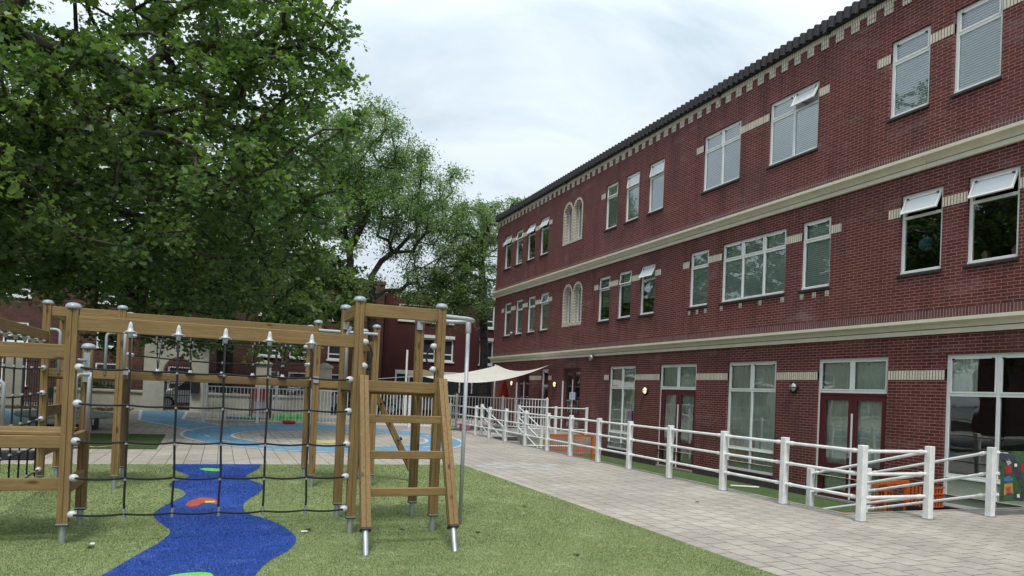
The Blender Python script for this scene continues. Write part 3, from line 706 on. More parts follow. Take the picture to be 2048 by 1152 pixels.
part('cowl', MB().lathe([(.10, 0), (.11, .12), (.085, .2), (.03, .245)], (FX-.12, 23.85, 2.93), n=14), 'lampmetal', t, True)
part('bracket', MB().box(FX-.05, FX-.001, 23.81, 23.89, 2.96, 3.05), 'galv', t)
tag(part('security_camera', MB().lathe([(.05, 0), (.06, .05), (.045, .09)], (FX-.08, 32.2, 4.45)).box(FX-.06, FX-.001, 32.18, 32.22, 4.5, 4.53), 'plastic', loc=(FX, 32.2, 4.45)), 'small white dome camera between the first storey windows', 'camera')
tag(part('window_sticker', MB().quad((FX+.052, 21.12, .80), (FX+.052, 21.32, .80), (FX+.052, 21.30, 1.15), (FX+.052, 21.15, 1.15)).quad((FX+.051, 21.06, .62), (FX+.051, 21.38, .62), (FX+.051, 21.36, .82), (FX+.051, 21.08, .82)), plain('purple_sticker', (.30, .14, .28), .6, .4, 12), loc=(FX, 21.2, .6)), 'small purple and blue paper figure stuck in the tall window', 'sticker')
# toy houses, ball behind windows
tag(part('paper_ball', MB().lathe([(.02, -.15), (.1, -.11), (.145, -.04), (.145, .04), (.1, .11), (.02, .15)], (FX+.45, 10.55, 5.05), n=18), plain('blue_ball', (.05, .25, .35), .7), loc=(FX+.45, 10.55, 5.05), smooth=True), 'blue round paper ball hanging behind the open window', 'ball')
for (yy_, z_, lb) in ((9.10, 4.47, 'pale toy house on the left of the sill inside'), (8.55, 4.47, 'brown toy house on the right of the sill inside')):
    tag(part('toy_house', MB().box(FX+.15, FX+.25, yy_-.05, yy_+.05, z_, z_+.09).add([(FX+.14, yy_-.07, z_+.09), (FX+.14, yy_+.07, z_+.09), (FX+.14, yy_, z_+.17), (FX+.26, yy_-.07, z_+.09), (FX+.26, yy_+.07, z_+.09), (FX+.26, yy_, z_+.17)], [(0, 1, 2), (3, 5, 4), (0, 2, 5, 3), (1, 4, 5, 2)]), plain('toy_wood', (.45, .30, .18), .7), loc=(FX+.2, yy_, z_)), lb, 'toy')

# ================================================================== WHITE RAILINGS
def rail_post(x, y, z0, z1, t, w=.05):
    p = part('post', MB().box(x-w, x+w, y-w, y+w, z0, z1, .006), 'rail', t)
    part('base_plate', MB().box(x-w-.022, x+w+.022, y-w-.022, y+w+.022, z0+.002, z0+.014), 'galv', p)
def rail_tube(p, q, t, r=.024):
    p, q = Vector(p), Vector(q); d = (q-p).normalized()
    part('rail', MB().tube([p, q], r, 10).tube([p+d*.07, p+d*.13], r+.008, 10).tube([q-d*.13, q-d*.07], r+.008, 10), 'rail', t)
RP = [(8.40, 7.46), (8.42, 8.98), (8.44, 10.50), (8.50, 12.25), (8.53, 13.85), (8.55, 15.30), (8.56, 16.82), (8.57, 18.28), (8.59, 19.9), (8.62, 21.6), (8.63, 23.15), (8.64, 24.6), (8.74, 28.1)]
t = thing('white_railing', (8.5, 7.46, 0), 'long white three bar railing along the edge of the sunken yard', 'railing')
for x, y in RP: rail_post(x, y, 0, 1.07, t)
for (a, b) in zip(RP[:-1], RP[1:]):
    for z in (.985, .66, .33): rail_tube((a[0], a[1]+.05, z), (b[0], b[1]-.05, z), t)
for z in (.985, .66, .33): rail_tube((RP[0][0]+.05, RP[0][1], z), (9.67, 7.48, z), t)
for x in (9.72, 11.08, 12.9): rail_post(x, 7.45, 0, 1.07, t)
for z in (.985, .66, .33): rail_tube((11.13, 7.45, z), (12.85, 7.45, z), t)
for x in (9.72, 11.08):
    rail_post(x, 9.72, PZ, .49, t)
    for z in (.985, .66, .33): rail_tube((x, 7.5, z), (x, 9.67, z-.585), t)
# steps down, near and far
st = MB(); NS = 4
for i in range(NS): st.box(9.70, 11.12, PY0+.35*i, PY0+.35*(i+1), PZ, -.11*(i+1)+.0)
struct('yard_steps', st, 'concrete')
st = MB()
for i in range(3): st.box(8.8, 9.98, PY1-.35*(i+1), PY1-.35*i-.001, PZ, -.14*(i+1))
struct('landing_steps', st, 'concrete')
t = thing('landing_railing', (10.1, 24.1, .1), 'white railing round the landing and far steps beside the burgundy door', 'railing')
rail_post(10.12, 24.1, .10, 1.16, t, .045); rail_post(11.6, 24.1, .10, 1.16, t, .045); rail_post(12.9, 24.1, .10, 1.16, t, .045)
for (a, b) in ((10.16, 11.56), (11.64, 12.86)):
    for z in (1.1, .72, .30): rail_tube((a, 24.1, z), (b, 24.1, z), t, .02)
rail_post(8.78, 24.4, 0, 1.14, t, .045); rail_post(8.80, 22.2, PZ, .47, t, .045); rail_post(10.08, 22.0, PZ, .47, t, .045)
for z in (1.06, .68, .32):
    rail_tube((8.79, 24.35, z), (8.80, 22.25, z-.62), t, .02); rail_tube((10.11, 24.05, z), (10.08, 22.05, z-.62), t, .02)
# rug over the near rail
t = thing('play_rug', (11.6, 7.4, .9), 'dark green road map play rug hung over the near white railing', 'rug')
rg = MB(); nx, nz_ = 26, 16
def rugp(u, v, off=0): # u 0..1 along X, v 0..1 down
    x = 11.22+1.5*u; w_ = .016*math.sin(u*16+v*2)+.01*math.sin(u*31+1)*v
    s = v*.80
    if s < .04: z = 1.015+.0; y = 7.45-.03*math.cos(s/.04*1.4)
    else: z = 1.03-s; y = 7.42+w_-.03*min(1, (s-.04)*8)
    return (x+.03*v*math.sin(3*v), y-off, z+.012*math.sin(u*9)*v)
for i in range(nx):
    for j in range(nz_): rg.quad(rugp(i/nx, j/nz_), rugp((i+1)/nx, j/nz_), rugp((i+1)/nx, (j+1)/nz_), rugp(i/nx, (j+1)/nz_))
part('rug_cloth', rg, plain('rug_green', (.025, .075, .028), .95, .35, 9), t)
def rugpatch(name, pts, col, off=.006):
    mb = MB(); c = (sum(p[0] for p in pts)/len(pts), sum(p[1] for p in pts)/len(pts)); n = len(pts)
    for i in range(n): 
        a, b = pts[i], pts[(i+1) % n]; mb.add([rugp(*c, off), rugp(*a, off), rugp(*b, off)], [(0, 1, 2)])
    part(name, mb, plain('rug_'+name, col, .95, .2, 20), t)
def rugline(name, pts, w, col, off):
    mb = MB()
    for (a, b) in zip(pts[:-1], pts[1:]):
        d = Vector((b[0]-a[0], b[1]-a[1])).normalized(); nn = (-d.y*w*.5, d.x*w)
        mb.quad(rugp(a[0]+nn[0], a[1]+nn[1], off), rugp(b[0]+nn[0], b[1]+nn[1], off), rugp(b[0]-nn[0], b[1]-nn[1], off), rugp(a[0]-nn[0], a[1]-nn[1], off))
    part(name, mb, plain('rug_'+name, col, .95, .15, 20), t)
rugline('road', [(0, .12), (.14, .14), (.2, .2), (.21, .4), (.26, .55), (.34, .7), (.36, .92)], .07, (.03, .033, .055), .004)
rugline('road', [(.02, .93), (.2, .88), (.36, .95)], .05, (.03, .033, .055), .005)
rugpatch('red_house', [(.06, .34), (.10, .24), (.15, .33), (.14, .46), (.07, .46)], (.30, .02, .02))
rugpatch('roof_patch', [(.07, .20), (.12, .17), (.15, .25), (.10, .30)], (.33, .33, .36), .008)
rugpatch('yellow_field', [(.05, .66), (.15, .64), (.17, .85), (.05, .88)], (.33, .19, .04))
rugpatch('red_blob', [(.07, .72), (.12, .70), (.12, .84), (.08, .84)], (.35, .04, .03), .009)
rugpatch('pond', [(.04, .54), (.1, .50), (.17, .55), (.14, .61), (.05, .61)], (.03, .13, .30))
rugpatch('red_cross', [(.27, .28), (.36, .24), (.38, .42), (.28, .44)], (.27, .02, .03))
for k in range(3): rugline('crossing', [(.19+.012*k, .26), (.19+.012*k, .32)], .012, (.7, .7, .7), .010)
for k in range(3): rugline('crossing', [(.24+.014*k, .86), (.25+.014*k, .93)], .012, (.7, .7, .7), .010)
# orange goals in the sunken yard
def goal(name, x0, x1, y, z0, z1, dep, label):
    t = thing(name, ((x0+x1)/2, y, z0), label, 'goal', 'orange goals in the sunken yard'); w = .07
    f = MB(); f.box(x0, x0+w, y-w, y, z0, z1); f.box(x1-w, x1, y-w, y, z0, z1); f.box(x0+w, x1-w, y-w, y, z1-w, z1)
    f.box(x0, x0+w*.6, y, y+dep, z0, z0+.05); f.box(x1-w*.6, x1, y, y+dep, z0, z0+.05); f.box(x0, x1, y+dep, y+dep+.05, z0, z0+.05)
    f.box((x0+x1)/2-.02, (x0+x1)/2+.02, y-.03, y-.01, z0, z1-w); f.box(x0+w, x1-w, y-.03, y-.01, (z0+z1)/2-.02, (z0+z1)/2+.02)
    part('goal_frame', f, 'orange', t)
    n = MB(); k = x0+.12
    while k < x1-.05: n.box(k, k+.012, y+dep*.5, y+dep*.5+.01, z0+.03, z1-.03); k += .075
    k = z0+.1
    while k < z1-.05: n.box(x0+.05, x1-.05, y+dep*.5-.012, y+dep*.5-.001, k, k+.012); k += .1
    part('mesh_panel', n, 'orange', t)
goal('goal', 9.15, 10.75, 19.6, PZ, .40, .8, 'orange goal frame by the far concrete landing')
goal('goal', 11.45, 12.62, 10.15, PZ, .20, .5, 'orange goal frame in front of the near brick pier')
t = thing('plastic_crate', (12.75, 9.75, PZ), 'orange slatted plastic crate beside the near goal', 'crate')
n = MB()
for k in range(7): n.box(12.45+.075*k, 12.48+.075*k, 9.6, 9.62, PZ+.3, PZ+.68)
for z in (PZ+.3, PZ+.42, PZ+.54, PZ+.66): n.box(12.44, 12.95, 9.585, 9.6, z, z+.025)
for k in range(5): n.box(12.44, 12.46, 9.62+.08*k, 9.65+.08*k, PZ+.3, PZ+.68)
part('crate_side', n, 'orange', t); part('crate_base', MB().box(12.44, 12.96, 9.62, 10.0, PZ, PZ+.3), 'black', t)
tag(part('gutter_pipe', MB().tube([(12.02, 14.65, PZ+.04), (12.6, 14.28, PZ+.04)], .02, 8), 'rail', loc=(12.3, 14.4, PZ)), 'short white pipe lying on the green strip by the wall', 'pipe')
tag(part('low_bar', MB().tube([(9.0, 21.4, -.1), (10.9, 21.3, -.1)], .025, 8).tube([(9.0, 21.4, -.1), (9.0, 21.4, PZ)], .025, 8).tube([(10.9, 21.3, -.1), (10.9, 21.3, PZ)], .025, 8), 'rail', loc=(9, 21.4, PZ)), 'low white bar on legs standing in the sunken yard', 'bar')

# ================================================================== WHITE PICKET FENCE
t = thing('picket_fence', (-.55, 29.6, 0), 'white metal bar fence closing off the back of the yard', 'fence')
P0, P1 = Vector((-.58, 29.6, 0)), Vector((12.9, 27.7, 0)); npan = 7; dirn = (P1-P0)/npan
for i in range(npan+1):
    p = P0+dirn*i; z0 = .10 if p.x > 10.0 else 0
    part('post', MB().box(p.x-.05, p.x+.05, p.y-.05, p.y+.05, z0, 1.42, .008).lathe([(.03, 0), (.035, .02), (.01, .04)], (p.x, p.y, 1.42), n=8), 'rail', t)
for i in range(npan):
    a, b = P0+dirn*i, P0+dirn*(i+1); f = MB(); z0 = .18 if (a.x+b.x)/2 > 10 else .10
    f.prism([(-.02, -.02), (.02, -.02), (.02, .02), (-.02, .02)], (a.x+.05, a.y, 1.36), (b.x-.05, b.y, 1.36)); f.prism([(-.02, -.02), (.02, -.02), (.02, .02), (-.02, .02)], (a.x+.05, a.y, z0), (b.x-.05, b.y, z0))
    nb = 15
    for k in range(1, nb): q = a+(b-a)*k/nb; f.box(q.x-.012, q.x+.012, q.y-.012, q.y+.012, z0, 1.36)
    part('bar_panel', f, 'rail', t)
tag(part('gate_post', MB().box(2.02, 2.14, 30.3, 30.42, 0, 1.55, .01), 'rail', loc=(2.08, 30.36, 0)), 'single thick white post behind the bar fence', 'post')
tag(part('rusty_pole', MB().tube([(2.35, 34.0, 0), (2.25, 34.0, 2.85)], .05, 8), 'rust', loc=(2.3, 34, 0)), 'slim rusty brown pole in front of the cream gate pier', 'pole')
tag(part('white_pole', MB().tube([(8.27, 34.0, 0), (8.27, 34.0, 3.45)], .05, 10), 'frame', loc=(8.27, 34, 0)), 'bare white pole in front of the dark red house', 'pole')

# ================================================================== BACK WALL, PORTAL, IRON FENCE
WY = 39.0
def pier(x0, x1, zt, label):
    t = thing('gate_pier', ((x0+x1)/2, WY, 0), label, 'pier', 'cream piers of the yard wall')
    part('shaft', MB().box(x0, x1, WY-.32, WY+.32, 0, zt-.25), 'wallcream', t)
    c = MB().box(x0-.06, x1+.06, WY-.38, WY+.38, zt-.25, zt-.13); xm = (x0+x1)/2
    c.add([(x0-.04, WY-.36, zt-.13), (x1+.04, WY-.36, zt-.13), (x1+.04, WY+.36, zt-.13), (x0-.04, WY+.36, zt-.13), (xm-.1, WY, zt+.03), (xm+.1, WY, zt+.03)], [(0, 1, 5, 4), (1, 2, 5), (2, 3, 4, 5), (3, 0, 4)])
    part('pier_cap', c, 'wallcream', t)
pier(-9.2, -8.45, 2.85, 'leftmost cream pier with a dark gate beside it'); pier(1.62, 2.35, 2.70, 'cream pier with a pitched cap behind the net'); pier(4.78, 5.40, 2.72, 'rightmost cream pier behind the brown pole')
t = thing('gate_portal', (-2, WY, 0), 'weathered cream gateway with a low arch and iron gate', 'gateway')
am = MB(); a0, a1, az_, X0, X1, ZTp = -2.58, -1.40, 1.90, -3.50, -.62, 3.75
arc = [((a0+a1)/2+(a1-a0)/2*math.cos(math.pi*i/14), az_+(a1-a0)/2*1.1*math.sin(math.pi*i/14)) for i in range(15)]
for yq, s_ in ((WY-.35, 1), (WY+.35, -1)):
    am.quad((X0, yq, 0), (a0, yq, 0), (a0, yq, az_), (X0, yq, az_)); am.quad((a1, yq, 0), (X1, yq, 0), (X1, yq, az_), (a1, yq, az_))
    am.quad((X0, yq, az_), (a0, yq, az_), (a0, yq, ZTp), (X0, yq, ZTp)); am.quad((a1, yq, az_), (X1, yq, az_), (X1, yq, ZTp), (a1, yq, ZTp))
    for i in range(14): am.quad((arc[i][0], yq, arc[i][1]), (arc[i][0], yq, ZTp), (arc[i+1][0], yq, ZTp), (arc[i+1][0], yq, arc[i+1][1]))
for i in range(14): am.quad((arc[i][0], WY-.35, arc[i][1]), (arc[i+1][0], WY-.35, arc[i+1][1]), (arc[i+1][0], WY+.35, arc[i+1][1]), (arc[i][0], WY+.35, arc[i][1]))
for x in (X0, a0, a1, X1): am.quad((x, WY-.35, 0), (x, WY+.35, 0), (x, WY+.35, ZTp if x in (X0, X1) else az_), (x, WY-.35, ZTp if x in (X0, X1) else az_))
part('portal_wall', am, 'portalcream', t); part('coping', MB().box(X0-.1, X1+.1, WY-.45, WY+.45, ZTp+.001, ZTp+.16), 'portalcream', t)
rg_ = MB()
for i in range(14):
    o1 = ((arc[i][0]+1.99)*1.12-1.99, az_+(arc[i][1]-az_)*1.15); o2 = ((arc[i+1][0]+1.99)*1.12-1.99, az_+(arc[i+1][1]-az_)*1.15)
    rg_.quad((arc[i][0], WY-.36, arc[i][1]), (o1[0], WY-.36, o1[1]), (o2[0], WY-.36, o2[1]), (arc[i+1][0], WY-.36, arc[i+1][1]))
part('arch_ring', rg_, 'rust', t)
ig = MB()
for k in range(11): x = a0+.06+k*(a1-a0-.12)/10; ig.box(x-.014, x+.014, WY-.02, WY+.02, .05, az_+.45*math.sqrt(max(.05, 1-((x+1.99)/.6)**2)))
for z in (.12, .75, 1.35, 1.9): ig.box(a0+.02, a1-.02, WY-.025, WY-.021+.02, z, z+.04)
part('iron_gate', ig, 'black', t)
tag(part('letter_box', MB().box(-1.38, -.98, WY-.55, WY-.352, .9, 1.48, .02), 'black', loc=(-1.2, WY-.4, .9)), 'black metal box mounted on the cream gateway', 'box')
def low_wall(x0, x1, label, posts=True):
    t = thing('yard_wall', ((x0+x1)/2, WY, 0), label, 'wall')
    part('wall', MB().box(x0, x1, WY-.15, WY+.15, 0, .82), 'wallcream', t); part('coping', MB().box(x0, x1, WY-.22, WY+.22, .821, .95, .02), 'wallcream', t)
    f = MB(); x = x0+.1
    while x < x1-.05: f.box(x-.014, x+.014, WY-.014, WY+.014, .951, 2.12 + (.12 if int((x-x0)/.16) % 4 == 0 else 0)); x += .16
    f.box(x0, x1, WY-.02, WY-.0145, 1.95, 1.99); f.box(x0, x1, WY-.02, WY-.0145, 1.08, 1.12)
    part('iron_railing', f, 'black', t)
low_wall(-30, -9.21, 'low cream wall with black iron railing left of the first pier'); low_wall(-7.2, -3.51, 'low cream wall with black railing left of the gateway')
low_wall(-.61, 1.61, 'short low cream wall right of the gateway'); low_wall(2.36, 4.77, 'low cream wall with black railing between the two piers')
def iron_fence(p, q, h, label, n):
    t = thing('iron_fence', (p[0], p[1], 0), label, 'fence'); f = MB(); p, q = Vector((*p, 0)), Vector((*q, 0))
    for k in range(n+1):
        c = p+(q-p)*k/n; f.box(c.x-.015, c.x+.015, c.y-.015, c.y+.015, .02, h)
    part('bars', f, 'black', t); g_ = MB()
    for z in (.25, h-.2): g_.prism([(-.02, -.02), (.02, -.02), (.02, .02), (-.02, .02)], p+Vector((0, -.03, z)), q+Vector((0, -.03, z)))
    part('cross_rails', g_, 'black', t)
iron_fence((5.42, 39.0), (13.5, 37.0), 2.0, 'black iron bar fence in front of the dark red house', 60)
iron_fence((-8.4, 38.98), (-7.25, 38.98), 2.3, 'tall black iron gate between the first pier and the wall', 12)

# ================================================================== HOUSES BEHIND
H = thing('brick_house', (-6, 46, 0), 'brown brick house row behind the trees with small windows', 'house')
HY = 46.0
def facade(root, y, x0, x1, z1, wins, mat, depth=7, sill=True):
    xc = sorted({x0, x1} | {w[0] for w in wins} | {w[1] for w in wins}); zc = sorted({0, z1} | {w[2] for w in wins} | {w[3] for w in wins}); f = MB()
    for i in range(len(xc)-1):
        for j in range(len(zc)-1):
            cx, cz = (xc[i]+xc[i+1])/2, (zc[j]+zc[j+1])/2
            if any(w[0] < cx < w[1] and w[2] < cz < w[3] for w in wins): continue
            f.quad((xc[i], y, zc[j]), (xc[i+1], y, zc[j]), (xc[i+1], y, zc[j+1]), (xc[i], y, zc[j+1]))
    f.quad((x0, y, 0), (x0, y+depth, 0), (x0, y+depth, z1), (x0, y, z1)); f.quad((x1, y, 0), (x1, y+depth, 0), (x1, y+depth, z1), (x1, y, z1))
    f.quad((x0, y, z1), (x1, y, z1), (x1, y+depth, z1), (x0, y+depth, z1)); f.quad((x0, y+depth, 0), (x1, y+depth, 0), (x1, y+depth, z1), (x0, y+depth, z1))
    part('wall', f, mat, root)
    for (a, b, c, d) in wins:
        w = MB(); frame_x(w, a, b, c, d, y+.02, y+.1, .09)
        if b-a > 1.4: w.box((a+b)/2-.04, (a+b)/2+.04, y+.03, y+.09, c+.09, d-.09)
        w.box(a+.09, b-.09, y+.03, y+.09, c+(d-c)*.28, c+(d-c)*.28+.08)
        o = part('window', w, 'frame', root); part('glass_pane', MB().quad((a+.05, y+.06, c+.05), (b-.05, y+.06, c+.05), (b-.05, y+.06, d-.05), (a+.05, y+.06, d-.05)), 'carglass', o)
        if sill: part('sill', MB().box(a-.08, b+.08, y-.08, y+.019, c-.1, c-.003), 'frame', o)
def frame_x(mb, x0, x1, z0, z1, y0, y1, w):
    mb.box(x0, x1, y0, y1, z0, z0+w); mb.box(x0, x1, y0, y1, z1-w, z1); mb.box(x0, x0+w, y0, y1, z0+w, z1-w); mb.box(x1-w, x1, y0, y1, z0+w, z1-w)
hw = []
for z0, z1 in ((.9, 2.3), (3.2, 4.3), (5.7, 6.9)):
    for x in (-26, -22, -18, -14.5, -11, -6.6, -2.9, 2.0, 3.8, 6.1): hw.append((x, x+(1.25 if x in (-2.9, 2.0) else 1.15), z0, z1))
facade(H, HY, -30, 9.55, 8.2, hw, 'brick_house')
part('parapet', MB().box(-30, 9.6, HY-.06, HY+.3, 8.201, 8.42), 'rust', H)
part('tall_wing', MB().box(-30, 7.6, HY+.31, HY+6.9, 8.21, 8.9), 'brick_house', H)
part('drainpipe', MB().tube([(-4.05, HY-.08, 0), (-4.05, HY-.08, 8.1)], .06, 8), 'frame', H)
RH = thing('red_house', (13, 45, 0), 'dark red rendered house with white framed windows behind the cream sail', 'house')
facade(RH, 45.0, 9.62, 22, 7.7, [(11.5, 14.0, 3.45, 4.88), (10.3, 13.9, 5.95, 7.0), (15.84, 16.8, 3.40, 4.95), (15.84, 16.8, 5.85, 7.3), (18.5, 20, 3.4, 4.9)], 'redhouse')
part('parapet', MB().box(9.6, 22, 44.92, 45.3, 7.701, 7.85), 'frame', RH)
rl = MB()
for (a, b, z) in ((11.45, 14.05, 4.90), (15.8, 16.85, 4.97)): rl.box(a, b, 44.85, 44.995, z, z+.2)
part('window_hood', rl, 'frame', RH)
part('ground_floor_glazing', MB().box(10.2, 21, 44.95, 44.985, .3, 2.5), 'carglass', RH)
fm_ = MB()
for k in range(13): fm_.box(10.2+k*.85, 10.3+k*.85, 44.9, 44.945, .3, 2.55)
fm_.box(10.2, 21, 44.89, 44.899+.05, 2.5, 2.75); part('glazing_bars', fm_, 'frame', RH)
# street lamp in front of the red house
t = thing('street_lamp', (13.05, 39.8, 0), 'grey swan neck street lamp seen over the slide pole', 'lamp')
part('pole', MB().tube([(13.15, 39.8, 0), (13.15, 39.8, 5.9), (13.1, 39.8, 6.15), (12.95, 39.8, 6.3), (12.75, 39.8, 6.28)], [.07, .05, .04, .035, .03], 10), 'lampmetal', t, True)
part('lamp_head', MB().lathe([(.05, .10), (.22, .06), (.28, -.02), (.26, -.10), (.05, -.14)], (12.55, 39.8, 6.2), n=16), 'lampmetal', t, True)

# parked cars
def car(x, y, mat, label, flip=1, tall=0):
    t = thing('parked_car', (x, y, 0), label, 'car', 'cars parked in the street behind the wall')
    L_ = 4.3; W_ = .85
    side = [(-2.15, .35), (-2.12, .72), (-1.95, .86), (-1.25, .95), (-.55, 1.40+tall), (.85, 1.45+tall), (1.55, 1.02+tall*.6), (2.0, .92), (2.15, .70), (2.15, .35)]
    side = [(a*flip, b) for a, b in side]
    def sweep(sec, w0, w1, mb):
        n = len(sec); vs = []
        for s_ in (-1, 1):
            for a, b in sec: ww = w0 if b < .97 else w0-(b-.97)*.45; vs.append((x+a, y+s_*ww, b))
        mb.add(vs, [tuple(range(n)), tuple(range(2*n-1, n-1, -1))]+[(i, (i+1) % n, (i+1) % n+n, i+n) for i in range(n)])
    b_ = MB(); sweep(side, W_, W_, b_); part('body', b_, mat, t)
    gsec = [(-1.12, .98), (-.55, 1.34+tall), (.80, 1.38+tall), (1.40, 1.02+tall*.5)]; gsec = [(a*flip, b) for a, b in gsec]
    g_ = MB()
    for s_ in (-1, 1):
        g_.poly([(x+a, y+s_*(W_+.012-(b-.97)*.45 if b > .97 else W_+.012), b) for a, b in gsec])
    part('side_glass', g_, 'carglass', t)
    part('door_pillar', MB().box(x+.1, x+.17, y-W_-.016, y-W_+.03, .95, 1.0).add([(x+.1, y-W_-.018, .97), (x+.17, y-W_-.018, .97), (x+.17, y-W_+.165, 1.38+tall), (x+.1, y-W_+.165, 1.38+tall)], [(0, 1, 2, 3)]), mat, t)
    for wx in (-1.35, 1.35):
        w = part('wheel', MB().lathe([(.31, -.1), (.33, -.06), (.33, .06), (.31, .1)], (x+wx, y-W_+.06, .33), (0, 1, 0), 20), 'rubber', t, True)
        part('rim', MB().lathe([(.06, -.02), (.2, 0), (.21, .02)], (x+wx, y-W_-.045, .33), (0, -1, 0), 12), 'galv', w)
    part('headlight', MB().box(x-2.155*flip-.01, x-2.155*flip+.01, y-W_+.05, y-W_+.35, .62, .76), 'plastic', t)
    part('tail_light', MB().box(x+2.155*flip-.01, x+2.155*flip+.01, y-W_+.02, y-W_+.25, .66, .84), 'red', t)
car(-1.2, 42.0, 'carpaint_white', 'white car seen through the arched gateway', 1, .12)
car(5.0, 42.3, 'carpaint_white', 'white car behind the low cream wall right of the pier', -1)
car(10.6, 42.2, 'carpaint_silver', 'silver car behind the iron fence')
car(13.9, 40.3, 'carpaint_dark', 'black car beside the brick corner under the sail', -1)
car(-6.0, 42.2, 'carpaint_dark', 'dark car behind the left cream wall', 1)

# bicycles would be lost in the dark; a red play panel, toys, table
t = thing('toy_goal', (1.8, 33.2, 0), 'red and clear goal panel between two dark posts behind the bar fence', 'panel')
part('post', MB().box(1.17, 1.29, 33.1, 33.22, 0, 1.42), 'rust', t); part('post', MB().box(2.0, 2.1, 33.1, 33.22, 0, 1.42), 'rust', t)
part('red_panel', MB().box(1.30, 1.99, 33.12, 33.16, .80, 1.36), 'red', t)
part('clear_panel', MB().box(1.36, 1.93, 33.12, 33.15, .28, .74), plain('clear_plastic', (.42, .47, .47), .2), t)
f = MB(); frame_x(f, 1.30, 1.99, .22, .79, 33.11, 33.155, .05); part('panel_frame', f, 'red', t)
f = MB()
for k in range(6): f.box(1.34+k*.12, 1.36+k*.12, 33.11, 33.13, .02, .2)
part('white_base', f.box(1.32, 1.98, 33.14, 33.3, .02, .2), 'frame', t)
t = thing('shell_toy', (2.85, 31.3, 0), 'bright green scalloped plastic shell behind the bar fence', 'toy')
f = MB()
for k in range(5): f.lathe([(.30, 0), (.33, .08), (.24, .22), (.10, .30)], (2.2+k*.32, 31.3, .05), n=10, sx=.62, sy=1)
part('shell', f, 'greenplastic', t, True); part('rim', MB().lathe([(.95, 0), (1.0, .05), (.93, .10)], (2.85, 31.3, .01), n=28, sx=1, sy=.5), 'greenplastic', t)
tag(part('red_toy', MB().lathe([(.02, -.25), (.07, -.2), (.08, 0), (.07, .2), (.02, .25)], (2.5, 29.05, .08), (1, 0, 0), 10), 'red', loc=(2.5, 29.05, 0), smooth=True), 'small red plastic toy lying before the bar fence', 'toy')
t = thing('sand_tray', (.9, 31.0, 0), 'turquoise plastic tray lying behind the bar fence', 'tray')
part('tray', MB().lathe([(.5, 0), (.55, .12), (.6, .15), (.5, .13), (.4, .06)], (.9, 31.0, 0), n=20, sx=1.2, sy=.8), 'turquoise', t, True)
t = thing('round_table', (-4.1, 24.0, 0), 'low round grey table behind the left climbing tower', 'table')
part('tabletop', MB().lathe([(1.2, 0), (1.26, .03), (1.26, .10), (1.2, .13)], (-4.1, 24, .36), n=40), 'grey', t)
part('black_disc', MB().lathe([(.75, 0), (.75, .10)], (-4.1, 24, 0), n=24), 'black', t)  # flat black disc on the ground below the tabletop
for a in range(4):
    q = math.pi/4+a*math.pi/2; x, y = -4.1+.95*math.cos(q), 24+.95*math.sin(q); part('leg', MB().box(x-.06, x+.06, y-.06, y+.06, 0, .36), 'grey', t)
tag(part('rubber_edge', MB().box(-9, -3.1, 15.3, 15.55, 0, .16, .02), 'rubber', loc=(-6, 15.4, 0)), 'low black rubber edge beam beyond the turf', 'kerb')
# red parasol folded under the sail
t = thing('folded_parasol', (11.9, 30.3, .1), 'folded red parasol standing under the cream sail', 'parasol')
part('cloth', MB().lathe([(.17, 0), (.24, .1), (.16, .55), (.03, .85)], (11.92, 30.3, 1.3), n=10), 'red', t, True)
part('pole', MB().tube([(11.92, 30.3, .1), (11.92, 30.3, 2.2)], .02, 8), 'galv', t); part('base', MB().lathe([(.25, 0), (.25, .06), (.05, .1)], (11.92, 30.3, .1), n=16), 'concrete', t)
tag(part('pink_toy', MB().box(8.95, 9.3, 27.2, 27.5, .0, .32, .04), plain('pink_plastic', (.55, .10, .22), .5), loc=(9.1, 27.3, 0)), 'pink plastic box on the paving before the bar fence', 'toy')

# ================================================================== SHADE SAIL
t = thing('shade_sail', (10, 28, 2.2), 'cream triangular shade sail stretched from the brick wall', 'sail')
C0, C1, C2 = Vector((12.95, 27.7, 2.86)), Vector((11.83, 31.0, 2.84)), Vector((7.0, 26.0, 2.06))
n = 30; f = MB(); G_ = {}
for i in range(n+1):
    for j in range(n+1-i):
        a, b = i/n, j/n; c = 1-a-b          # weights of C0, C1, C2
        p = C0*a+C1*b+C2*c
        p.z -= 1.75*a*c + 1.15*a*b + .45*b*c - 3.2*a*b*c
        p += (C1-(C0+C2)/2)*(-.30*a*c) + ((C0+C1+C2)/3-p)*(.25*a*b+.2*b*c)*1.2
        q = math.atan2(c, a+1e-4); p.z += .035*math.sin(q*17)*(1-b)*b*2.2
        G_[i, j] = p
for i in range(n):
    for j in range(n-i):
        f.add([G_[i, j], G_[i+1, j], G_[i, j+1]], [(0, 1, 2)])
        if i+j < n-1: f.add([G_[i+1, j], G_[i+1, j+1], G_[i, j+1]], [(0, 1, 2)])
part('cloth', f, 'sail', t, True)
part('cord', MB().tube([C2, (6.2, 26.3, 2.0), (5.4, 26.6, 1.9)], .012, 6), 'galv', t); part('cord', MB().tube([C0, (13.0, 27.65, 2.9)], .012, 6), 'galv', t)
part('mast', MB().tube([(11.82, 31.25, .1), (11.82, 31.25, 2.88)], .04, 8), 'frame', t)
tag(part('second_sail', MB().add([(7.4, 30.5, 2.1), (9.9, 31.5, 2.2), (8.8, 33.3, 2.55), (8.3, 31.9, 2.4)], [(0, 1, 3), (1, 2, 3), (2, 0, 3)]), plain('brown_sail', (.16, .12, .08), .9), loc=(8, 32, 2.4)), 'small brown sail behind the larger cream one', 'sail')

